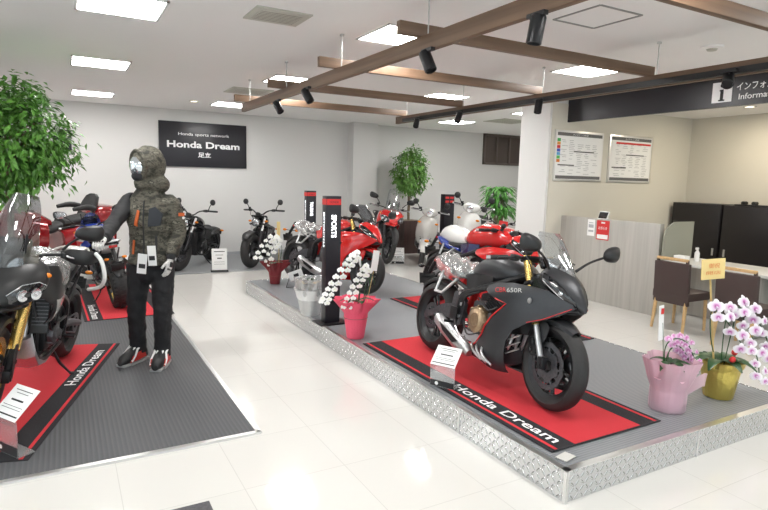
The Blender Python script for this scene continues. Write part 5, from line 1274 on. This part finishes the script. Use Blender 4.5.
r = thing('tablet', 'small white tablet on a stand on top of the grey screen', 'tablet', (6.79, 5.62, 1.22)); MB().box((0, 0, .05), (.012, .17, .12), Euler((0, .35, 0)), b=.004).build('tablet_body', 'white', r); MB().box((-.008, 0, .052), (.003, .145, .095), Euler((0, .35, 0))).build('display', 'gloss', r); MB().box((.03, 0, .012), (.07, .08, .024), b=.004).build('tablet_stand', 'white', r)
def poster(name, label, y, z, w, h, m, lines):
    r = thing(name, label, 'poster', (6.748, y, z)); MB().box((-.002, 0, 0), (.003, w, h)).build('sheet', m, r, sm=False)
    for zz, ww, hh, mm in lines: MB().box((-.0042, 0, zz*h), (.001, w*ww, h*hh)).build('print_block', mm, r, sm=False)
    return r
q = poster('poster', 'red notice sheet on the grey screen below the tablet', 5.58, 1.06, .22, .28, 'redink', [(-.34, .86, .22, 'paper'), (.38, .3, .08, 'paper')])
text('お知らせ', (-.0045, 0, .03), (0, -1, 0), (0, 0, 1), .15, .045, 'wlet', q)
poster('poster', 'white notice sheet left of the red one on the grey screen', 5.79, 1.08, .13, .24, 'paper', [(.3, .6, .05, 'base'), (.1, .7, .2, 'base'), (-.2, .7, .12, 'base')])
chair('dining_chair', 'brown chair with pale wood legs nearest the frosted divider', (6.45, 4.12, 0), 0, 'brown reception chairs'); chair('dining_chair', 'brown chair with pale wood legs nearest the camera, right side', (6.34, 3.30, 0), -.05, 'brown reception chairs')
tag(MB().box((6.98, 4.50, .785), (.12, .15, .075), b=.006).build('tissue_box', 'paper'), 'white tissue box on the desk behind the first chair', 'box')
r = thing('spray_bottle', 'white bottle standing on the desk beside the divider', 'bottle', (7.18, 4.42, .7475)); MB().lathe([(.03, 0), (.032, .01), (.032, .11), (.014, .14), (.012, .155)], seg=20).build('bottle_body', 'white', r); MB().box((-.01, 0, .168), (.05, .022, .03), b=.005).build('pump', 'white', r)
for x, y, z, l, rz in ((6.98, 4.0, .75, 'white leaflet lying on the desk between the two chairs', .2), (7.0, 3.8, .75, 'second white leaflet on the desk behind the wooden chair rail', -.2)): tag(MB().box((x, y, z), (.21, .15, .004), Euler((0, 0, rz))).build('leaflet', 'paper', sm=False), l, 'leaflet', 'desk leaflets')
r = thing('storage_cabinet', 'left tall black cabinet against the alcove wall, behind the divider', 'cabinet', (9.62, 5.88, 0), group='black cabinets'); MB().box((0, 0, .72), (.44, .86, 1.44), b=.004).build('cabinet_body', 'cab', r); MB().box((-.228, .0, .735), (.014, .84, 1.38), b=.003).build('cabinet_door', 'cab', r); MB().box((-.245, -.36, .65), (.016, .03, .12), b=.004).build('handle', 'silver', r)
r = thing('storage_cabinet', 'right wide black cabinet against the alcove wall, with items on top', 'cabinet', (9.62, 4.36, 0), group='black cabinets'); MB().box((0, 0, .715), (.44, 2.12, 1.43), b=.004).build('cabinet_body', 'cab', r)
d = MB().box((-.228, .53, .735), (.014, 1.04, 1.37), b=.003).build('cabinet_door', 'cab', r); MB().box((-.245, .97, .65), (.016, .03, .12), b=.004).build('handle', 'silver', r); MB().box((-.228, -.53, .735), (.014, 1.04, 1.37), b=.003).build('cabinet_door', 'cab', r); MB().box((-.24, .4, .46), (.012, .22, .02)).build('drawer_slot', 'greym', r)
r = thing('optical_device', 'small black binocular-shaped device lying on top of the right cabinet', 'device', (9.55, 5.02, 1.43)); q = MB(); q.box((0, 0, .012), (.16, .55, .024), b=.006)
for y in (-.0, .16): q.tube([(-.05, y, .045), (.05, y, .045)], .03, 12)
q.build('device_body', 'black', r)

# platform, mats, carpets
PX0, PX1, PY0, PY1, PZ = 2.28, 4.6, 2.0, 8.15, .18
r = thing('display_platform', 'low display platform with ribbed grey top and checker plate sides', 'platform', (0, 0, 0))
MB().box(((PX0+PX1)/2, (PY0+PY1)/2, (PZ-.004)/2), (PX1-PX0-.01, PY1-PY0-.01, PZ-.004)).build('platform_core', 'rib', r, sm=False)
cp = MB(); cp.box((PX0+.003, (PY0+PY1)/2, PZ/2), (.006, PY1-PY0, PZ)); cp.box(((PX0+PX1)/2, PY0+.003, PZ/2), (PX1-PX0, .006, PZ)); cp.box((PX1-.003, (PY0+PY1)/2, PZ/2), (.006, PY1-PY0, PZ)); cp.box(((PX0+PX1)/2, PY1-.003, PZ/2), (PX1-PX0, .006, PZ)); cp.build('checker_side', 'checker', r, sm=False)
e = MB(); e.box((PX0+.02, (PY0+PY1)/2, PZ-.001), (.045, PY1-PY0, .003)); e.box(((PX0+PX1)/2, PY0+.02, PZ-.001), (PX1-PX0, .045, .003)); e.box((PX0, PY0, PZ/2), (.02, .02, PZ+.002)); e.box((3.45, PY0-.001, PZ/2), (.012, .006, PZ)); e.box((PX0-.001, 2.95, PZ/2), (.006, .012, PZ)); e.build('metal_edge', 'alu', r, sm=False)
rm = thing('rubber_mat', 'dark ribbed rubber mat under the mannequin and the left motorcycles', 'mat'); MB().box((-.9, 6.8, .006), (3.92, 6.5, .012)).build('mat_surface', 'rib2', rm, sm=False)
t = MB(); t.box((1.07, 6.8, .008), (.035, 6.54, .016)); t.box((-.9, 3.54, .008), (3.96, .035, .016)); t.build('metal_edging', 'alu', rm, sm=False)
tag(MB().box((3.15, 11.17, .004), (3.7, 2.22, .008)).build('grey_mat', 'matc', sm=False), 'flat grey mat along the back wall under the two cruisers', 'mat')
carpet('display_carpet', 'red and black lettered carpet under the black sport motorcycle', 2.86, 3.38, PZ, .98, 2.37, 0, -1, -.60, 1.03)
carpet('display_carpet', 'red and black carpet under the white and red sport motorcycle', 4.085, 5.0, PZ, .95, 2.45, 0, -1, -.3, 1.0)
th = math.atan2(.72, 2.48)
carpet('display_carpet', 'red and black lettered carpet under the left foreground motorcycle', -.38, 4.83+.22, .012, .98, 2.42, -th, 1, .50, .93, flip=True)
carpet('display_carpet', 'red carpet under the motorcycle with its rear tyre toward the camera', .60, 8.36, .012, .98, 2.40, .03, -1, -.75, .8)
tag(MB().box((.45, 2.72, .002), (.30, .30, .004)).build('floor_plate', 'greym', sm=False), 'small dark metal floor plate at the bottom edge of the picture', 'floor plate')
tag(MB().box((2.40, 2.12, PZ+.003), (.10, .07, .004), Euler((0, 0, .2))).build('corner_card', 'desk', sm=False), 'small cream card taped on the near corner of the platform', 'card')

# ------------------------------------------------------------------ motorcycles
def at(x, y, hx, hy): return (x, y), math.atan2(hy, hx)
LEAN = -math.radians(8)
c = dict(side='matte', tank='matte', nose='matte', tail='redacc', fender='matte', accent='redacc', ind='gloss', cover='bronze', chin='black', swing='greym')
sport('sport_motorcycle', 'matte black faired sport motorcycle with gold forks on the platform carpet', 'motorcycle', (2.83, 3.39, PZ+.008), math.radians(-93), LEAN, c, steer_a=-.07)
c = dict(side='red', tank='red', fork='satin', screen='none', bigtank=True, nose='red', tail='blue', fender='red', cover='greym', cheek='navy', plate='satin', swing='silver', pillion='white', hump=True, mirrors=False)
sport('sport_motorcycle', 'white, blue and red sport motorcycle behind the matte black one', 'motorcycle', (4.12, 5.18, PZ+.008), math.radians(-90), LEAN, c, detail=False, wrap=False)
c = dict(side='red', tank='red', nose='red', tail='white', fender='red', cover='greym', screen='screen', plate='satin', cheek='red')
sport('sport_motorcycle', 'red faired sport motorcycle half hidden by the black lettered column', 'motorcycle', (3.22, 7.30, PZ+.003), math.radians(-72), LEAN, c, detail=False, wrap=True)
c = dict(side='black', stripe='bgrey', film=True, stripe_out=[(.38, .80), (.20, .785), (-.05, .78), (.0, .745), (.13, .71), (.22, .62), (.28, .55), (.31, .62), (.33, .70)], tank='black', nose='black', tail='black', fender='black', beak='black', skid='silver', spoked=True, rim_r='satin', fork='gold', screen='clears', rack='bgrey')
hd = math.atan2(-.96, -.28)
A = adventure('adventure_motorcycle', 'black and pearl grey adventure motorcycle with gold forks at the left edge', 'motorcycle', (-.30, 5.10, .021), hd, -math.radians(7), c, steer_a=.12)
MB().tube([(.30, .46, 1.15), (.36, .52, 1.10), (.33, .54, .98), (.22, .49, .89), (.12, .39, .84)], .015, 10, 5).build('guard_tube', 'white', A)
c = dict(side='blue', stripe='white', stripe2='redacc', tank='blue', nose='blue', tail='white', fender='blue', knob=True, rw=.23, rack='silver', swing='satin', seat='seat')
adventure('adventure_motorcycle', 'blue and white motorcycle seen from behind with a fat knobbly rear tyre', 'motorcycle', (.50, 8.42, .021), math.radians(97), LEAN, c, detail=False, guards=False, tall=False).scale = (.88, .88, .88)
c = dict(side='red', tank='red', nose='red', tail='black', fender='black', spoked=False, rim='satin', fork='satin', skid='satin', screen='shield', beak='red')
adventure('adventure_motorcycle', 'red and black touring motorcycle facing forward beside the dark square planter', 'motorcycle', (5.92, 10.72, 0), math.radians(-108), LEAN, c, detail=False, guards=False, steer_a=.1)
tourer('touring_motorcycle', 'large dark red touring motorcycle with padded black backrest behind the adventure bike', 'motorcycle', (-.42, 10.15, .012), math.radians(205), -.05)
cruiser('cruiser_motorcycle', 'black cruiser motorcycle beside the mannequin, in front of the wall board', 'motorcycle', (2.12, 11.08, .008), math.radians(-124), LEAN, 'black cruisers by the back wall', steer_a=-.25)
c2 = cruiser('cruiser_motorcycle', 'black cruiser motorcycle standing right of the wall board', 'motorcycle', (3.34, 11.05, .008), math.radians(-118), LEAN, 'black cruisers by the back wall', steer_a=-.3)
scooter('scooter', 'cream and silver scooter left of the other one, near the square planter', 'scooter', (6.62, 10.1, 0), math.radians(-125), LEAN, dict(body='bgrey')).scale = (1.08, 1.08, 1.08)
scooter('scooter', 'large white scooter with black seat behind the white sport motorcycle', 'scooter', (7.55, 9.75, 0), math.radians(-140), LEAN, dict(body='white')).scale = (1.2, 1.2, 1.2)
roadster('small_motorcycle', 'small motorcycle with amber lamps in front of the palm by the pillar', 'motorcycle', (6.98, 8.35, 0), math.radians(-118), LEAN, dict(body='redacc'))

mannequin((.65, 5.34, .012), math.radians(-27))

# ------------------------------------------------------------------ plants, flowers, signs
ficus('leafy_tree', 'large leafy green indoor tree at the left edge', (-.50, 7.2, .012), 1.97, (.60, .60, .60), 4600, .092, 'leaf', 'potc', .38, 4, potr=.22)
ficus('leafy_tree', 'tall bushy indoor tree in a dark square planter by the back wall', (7.12, 11.5, 0), 1.90, (.42, .38, .66), 3000, .085, 'leaf2', 'potw', .75, 9, potr=.27, square=True)
palm('potted_palm', 'bright green palm beside the pillar, behind the small motorcycle', (8.15, 9.5, 0), 1.62, 30, .34, 'palm', 'potc', 5)
def column(label, x, y, z, w, d, h, word, group=None, red=True):
    r = thing('sign_column', label, 'sign column', (x, y, z), group=group)
    MB().box((0, 0, .006), (w+.16, d+.14, .012), b=.004).build('base_plate', 'satin', r)
    MB().box((0, 0, h/2+.01), (w, d, h), b=.004).build('column_body', 'signb', r)
    for s, nx, sz in (('f', (0, -d/2-.002, h-.05), (w*.96, .003, .06)), ('l', (-w/2-.002, 0, h-.05), (.003, d*.96, .06))):
        MB().box(nx, sz).build('red_band', 'redink', r, sm=False)
    text('HONDA', (0, -d/2-.004, h-.05), (1, 0, 0), (0, 0, 1), w*.6, .024, 'signb', r)
    text(word, (0, -d/2-.002, h-.30), (0, 0, -1), (1, 0, 0), .235, .058, 'wlit', r, bold=.03)
    text('MOTORCYCLE', (-w/2-.002, 0, h-.34), (0, 0, -1), (0, -1, 0), .36, .032, 'wlit', r, bold=.01)
    return r
column('black lettered column reading SPORTS, near the pink wrapped orchid', 2.42, 5.42, PZ, .165, .11, 1.33, 'SPORTS')
column('slim black column with white lettering behind the red sport motorcycle', 3.72, 9.25, 0, .17, .13, 1.47, 'TOURING')
r = thing('sign_column', 'far black column with red lettered bands between the two scooters', 'sign column', (7.88, 11.0, 0)); MB().box((0, 0, .70), (.28, .16, 1.40), b=.004).build('column_body', 'signb', r)
for k in range(4): MB().box((-.065 if k % 2 else .065, -.082, 1.32-.09*(k//2)-.0), (.10, .003, .05)).build('red_band', 'redink', r, sm=False)

FACE = V((-.5, -.86, .12)).normalized()
def flowers_a():
    r = thing('orchid_pot', 'white orchids in bright pink crepe wrapping on the platform', 'flowers', (2.41, 4.80, PZ)); rn = random.Random(2)
    wrapping(r, .085, .115, .24, .21, .38, 'crepe', n=9, seed=3, amp=.10); MB().lathe([(.12, .20), (.01, .22)], seg=20).build('soil', 'bark', r); strap_leaves(r, .34, 5, .20, 1)
    pr = blossom('bw', .045); 
    spray(r, [(0, 0, .2), (.05, 0, .60), (.03, 0, .80), (-.10, -.03, .72), (-.27, -.05, .52), (-.36, -.06, .38)], 22, pr, 1, rn, .42, .82, FACE)
    spray(r, [(.03, 0, .2), (.14, 0, .50), (.13, -.02, .68), (.03, -.05, .60), (-.08, -.07, .44), (-.14, -.08, .32)], 18, pr, 1, rn, .42, .82, FACE)
    for x in (.05, .10): MB().tube([(x-.03, 0, .2), (x, 0, .5), (x+.06, 0, .62), (x+.10, 0, .5)], .004, 6, 4).build('support_wire', 'oleaf', r)
    MB().box((.20, .0, .74), (.07, .003, .20), Euler((0, .15, 0))).build('name_card', 'paper', r); MB().tube([(.1, 0, .25), (.19, .003, .66)], .003, 6).build('card_stick', 'bamboo', r)
def flowers_b():
    r = thing('orchid_pot', 'small lilac orchids in pale pink wrapping with tulle', 'flowers', (3.59, 2.32, PZ)); rn = random.Random(5)
    wrapping(r, .085, .115, .17, .14, .24, 'pinkp', n=6, seed=6, amp=.04); t = wrapping(r, .118, .12, .15, .17, .36, 'tulle', 'tulle_wrap', n=5, seed=9, amp=.10)
    m = MB(); P = [V((-.02, -.12, .16)), V((.12, -.13, .20)), V((.26, -.09, .19)), V((.36, -.05, .16))]
    for i, p in enumerate(P): m.v += [p+V((0, 0, .05)), p+V((.0, .01, -.05))]
    for i in range(3): m.f.append((2*i, 2*i+1, 2*i+3, 2*i+2))
    b = MB()
    b.v = m.v+[v+V((0, .004, 0)) for v in m.v]; b.f = m.f+[tuple(q+8 for q in f[::-1]) for f in m.f]; b.build('tulle_ribbon', 'tulle', r)
    MB().lathe([(.11, .14), (.01, .16)], seg=20).build('soil', 'bark', r); strap_leaves(r, .31, 6, .18, 4)
    pr = blossom('bs', .026)
    for k, path in enumerate(([(-.02, 0, .15), (-.08, 0, .42), (-.02, -.02, .50), (.10, -.04, .46), (.20, -.06, .30)], [(.0, 0, .15), (-.02, .02, .36), (.05, .0, .44), (.14, -.02, .36), (.20, -.04, .22)], [(.02, 0, .15), (.04, .05, .36), (.10, .04, .42), (.18, .02, .36), (.24, .0, .24)])):
        spray(r, path, 14, pr, 1, rn, .40, 1., FACE, spread=.022)
    for p in ((.16, -.06, .20), (.13, -.08, .17)):
        MB().ell(p, (.024, .02, .02), seg=10, rings=8).build('red_ribbon_bow', 'crepe', r)
    MB().tube([(-.05, 0, .15), (-.13, .0, .62)], .003, 6).build('card_stick', 'oleaf', r); p = MB().box((-.145, 0, .62), (.05, .003, .24), Euler((0, -.1, 0))).build('name_card', 'paper', r); MB().box((-.145, -.003, .70), (.03, .001, .04)).build('card_mark', 'redink', p)
def flowers_c():
    r = thing('orchid_pot', 'large white and purple orchids in a gold foil pot with a yellow card', 'flowers', (4.16, 2.30, PZ)); rn = random.Random(8)
    wrapping(r, .10, .13, .22, .15, .28, 'goldp', n=6, seed=2, amp=.06); MB().lathe([(.12, .18), (.01, .2)], seg=20).build('soil', 'bark', r); strap_leaves(r, .25, 9, .24, 6, w=.09)
    pr = blossom('bp', .055)
    spray(r, [(-.03, 0, .2), (-.16, .0, .45), (-.22, -.02, .66), (-.14, -.06, .62), (-.02, -.10, .48), (.05, -.14, .36)], 7, pr, 1, rn, .45, 1., FACE, spread=.03)
    spray(r, [(.03, 0, .2), (.10, .0, .50), (.14, -.01, .66), (.26, -.05, .60), (.36, -.10, .44), (.40, -.14, .28)], 12, pr, 1, rn, .32, 1., FACE)
    spray(r, [(.0, .0, .2), (.0, .0, .55), (.06, -.02, .64), (.14, -.10, .50), (.16, -.17, .28), (.14, -.20, .16)], 11, pr, 1, rn, .34, 1., FACE)
    MB().tube([(-.08, 0, .2), (-.22, .02, .93)], .007, 8).build('card_stick', 'bamboo', r); p = MB().box((-.22, .0, .96), (.19, .008, .145), Euler((0, -.06, -.3)), b=.002).build('name_card', 'yel', r)
    text('御祝', (-.221, -.006, .985), (1, -.3, .06), (0, 0, 1), .09, .035, mat('orange_ink', (.7, .2, .05), .6), r); text('開店', (-.221, -.006, .935), (1, -.3, .06), (0, 0, 1), .12, .025, bpy.data.materials['orange_ink'], r)
    for p in ((-.04, -.10, .31), (.05, -.06, .34)): MB().ell(p, (.025, .02, .022), seg=10, rings=8).build('red_ribbon_bow', 'redink', r)
def flowers_d():
    r = thing('orchid_pot', 'white orchids in dark red paper at the far platform corner', 'flowers', (2.60, 7.78, PZ)); rn = random.Random(12)
    wrapping(r, .07, .09, .16, .17, .32, 'dred', n=5, seed=4, amp=.35); MB().lathe([(.09, .12), (.01, .14)], seg=20).build('soil', 'bark', r); strap_leaves(r, .28, 5, .15, 1)
    pr = blossom('bw', .045)
    spray(r, [(0, 0, .15), (.06, 0, .5), (-.02, -.02, .66), (-.16, -.04, .56), (-.27, -.06, .38)], 12, pr, 1, rn, .40, 1., FACE); spray(r, [(.02, 0, .15), (.10, 0, .48), (.04, -.02, .60), (-.06, -.05, .48), (-.14, -.08, .30)], 11, pr, 1, rn, .40, 1., FACE)
    MB().tube([(.06, 0, .15), (.05, 0, .80)], .004, 6).build('card_stick', 'bamboo', r); MB().box((.05, 0, .78), (.05, .003, .22)).build('name_card', 'yel', r)
    b = thing('message_card', 'white card leaning in front of the dark red wrapped flowers', 'card', (2.78, 7.42, PZ)); MB().box((0, 0, .17), (.20, .004, .14), Euler((.3, -.35, -.3))).build('card_sheet', 'paper', b)
    MB().box((0, -.012, .17), (.07, .002, .05), Euler((.3, -.35, -.3))).build('card_print', 'ink', b); w = MB(); w.tube([(-.14, 0, .004), (.14, 0, .004), (.10, .05, .12), (-.08, .05, .12), (-.14, 0, .004)], .004, 6); w.build('wire_stand', 'satin', b)
def bouquet():
    r = thing('bouquet', 'cellophane-wrapped bouquet of yellow flowers beside the black column', 'flowers', (2.36, 5.84, PZ)); rn = random.Random(15)
    wrapping(r, .10, .13, .16, .18, .30, 'paper', n=6, seed=12, amp=.10); wrapping(r, .11, .14, .20, .17, .42, 'wrap', 'cellophane', n=6, seed=13, amp=.15)
    f = MB()
    for k in range(40):
        a = rn.uniform(0, 2*PI); q = rn.uniform(0, .10); leafmesh(f, V((0, 0, .25)), V((math.cos(a)*q*4, math.sin(a)*q*4, .8)), V((0, 0, 1)), .18, .04)
    f.build('foliage', 'oleaf', r, sm=False)
    for k in range(9):
        a = 2*PI*k/9; q = .09 if k else 0; b = MB(); c = V((math.cos(a)*q, math.sin(a)*q, .36+rn.uniform(-.03, .03)))
        for j in range(7): e = 2*PI*j/7; leafmesh(b, c, V((math.cos(e), math.sin(e), .45)), V((0, 0, 1)), .035, .028)
        b.ell(c+V((0, 0, .008)), (.014, .014, .012), seg=8, rings=6); b.build('blossom', 'ybloom' if k % 3 else 'bw', r)
for q in (flowers_a, flowers_b, flowers_c, flowers_d, bouquet): q()

price_sign('price_sign', 'clear acrylic price stand in front of the matte black motorcycle', (2.38, 3.30, PZ+.010), math.radians(-62), .20, .17, .16, 'acrylic price stands')
price_sign('price_sign', 'clear acrylic price stand at the bottom left by the front wheel', (-.36, 3.88, .022), math.radians(-58), .24, .21, .22, 'acrylic price stands')
price_sign('price_sign', 'white price panel on a black foot between the two cruisers', (2.36, 10.12, .008), -.15, .26, .05, .38, black=True)
price_sign('price_sign', 'small acrylic price stand in front of the red touring motorcycle', (5.92, 9.92, 0), -.5, .26, .22, .16, 'acrylic price stands')

# ------------------------------------------------------------------ light, sky and camera
w = bpy.data.worlds.new('overcast_sky'); scene.world = w; w.use_nodes = True; bg = w.node_tree.nodes['Background']; bg.inputs[0].default_value = (.86, .93, 1, 1); bg.inputs[1].default_value = SKY
cam = bpy.data.cameras.new('camera'); co = bpy.data.objects.new('camera', cam); COL.objects.link(co); scene.camera = co
cam.sensor_width = 36; cam.lens = 36*569/768; cam.clip_start = .05
yaw, pitch, roll = .51326, .1315, .02575
fv = V((math.sin(yaw)*math.cos(pitch), math.cos(yaw)*math.cos(pitch), -math.sin(pitch))); rv = V((math.cos(yaw), -math.sin(yaw), 0)); uv = rv.cross(fv)
r2 = rv*math.cos(roll)+uv*math.sin(roll); u2 = -rv*math.sin(roll)+uv*math.cos(roll)
Rm = Matrix((r2, u2, -fv)).transposed(); co.matrix_world = Matrix.Translation((0, 0, 1.7)) @ Rm.to_4x4()
scene.view_settings.view_transform = 'Standard'; scene.view_settings.look = 'None'; scene.view_settings.gamma = 1; scene.view_settings.use_curve_mapping = False
scene.view_settings.exposure = EXPOSURE
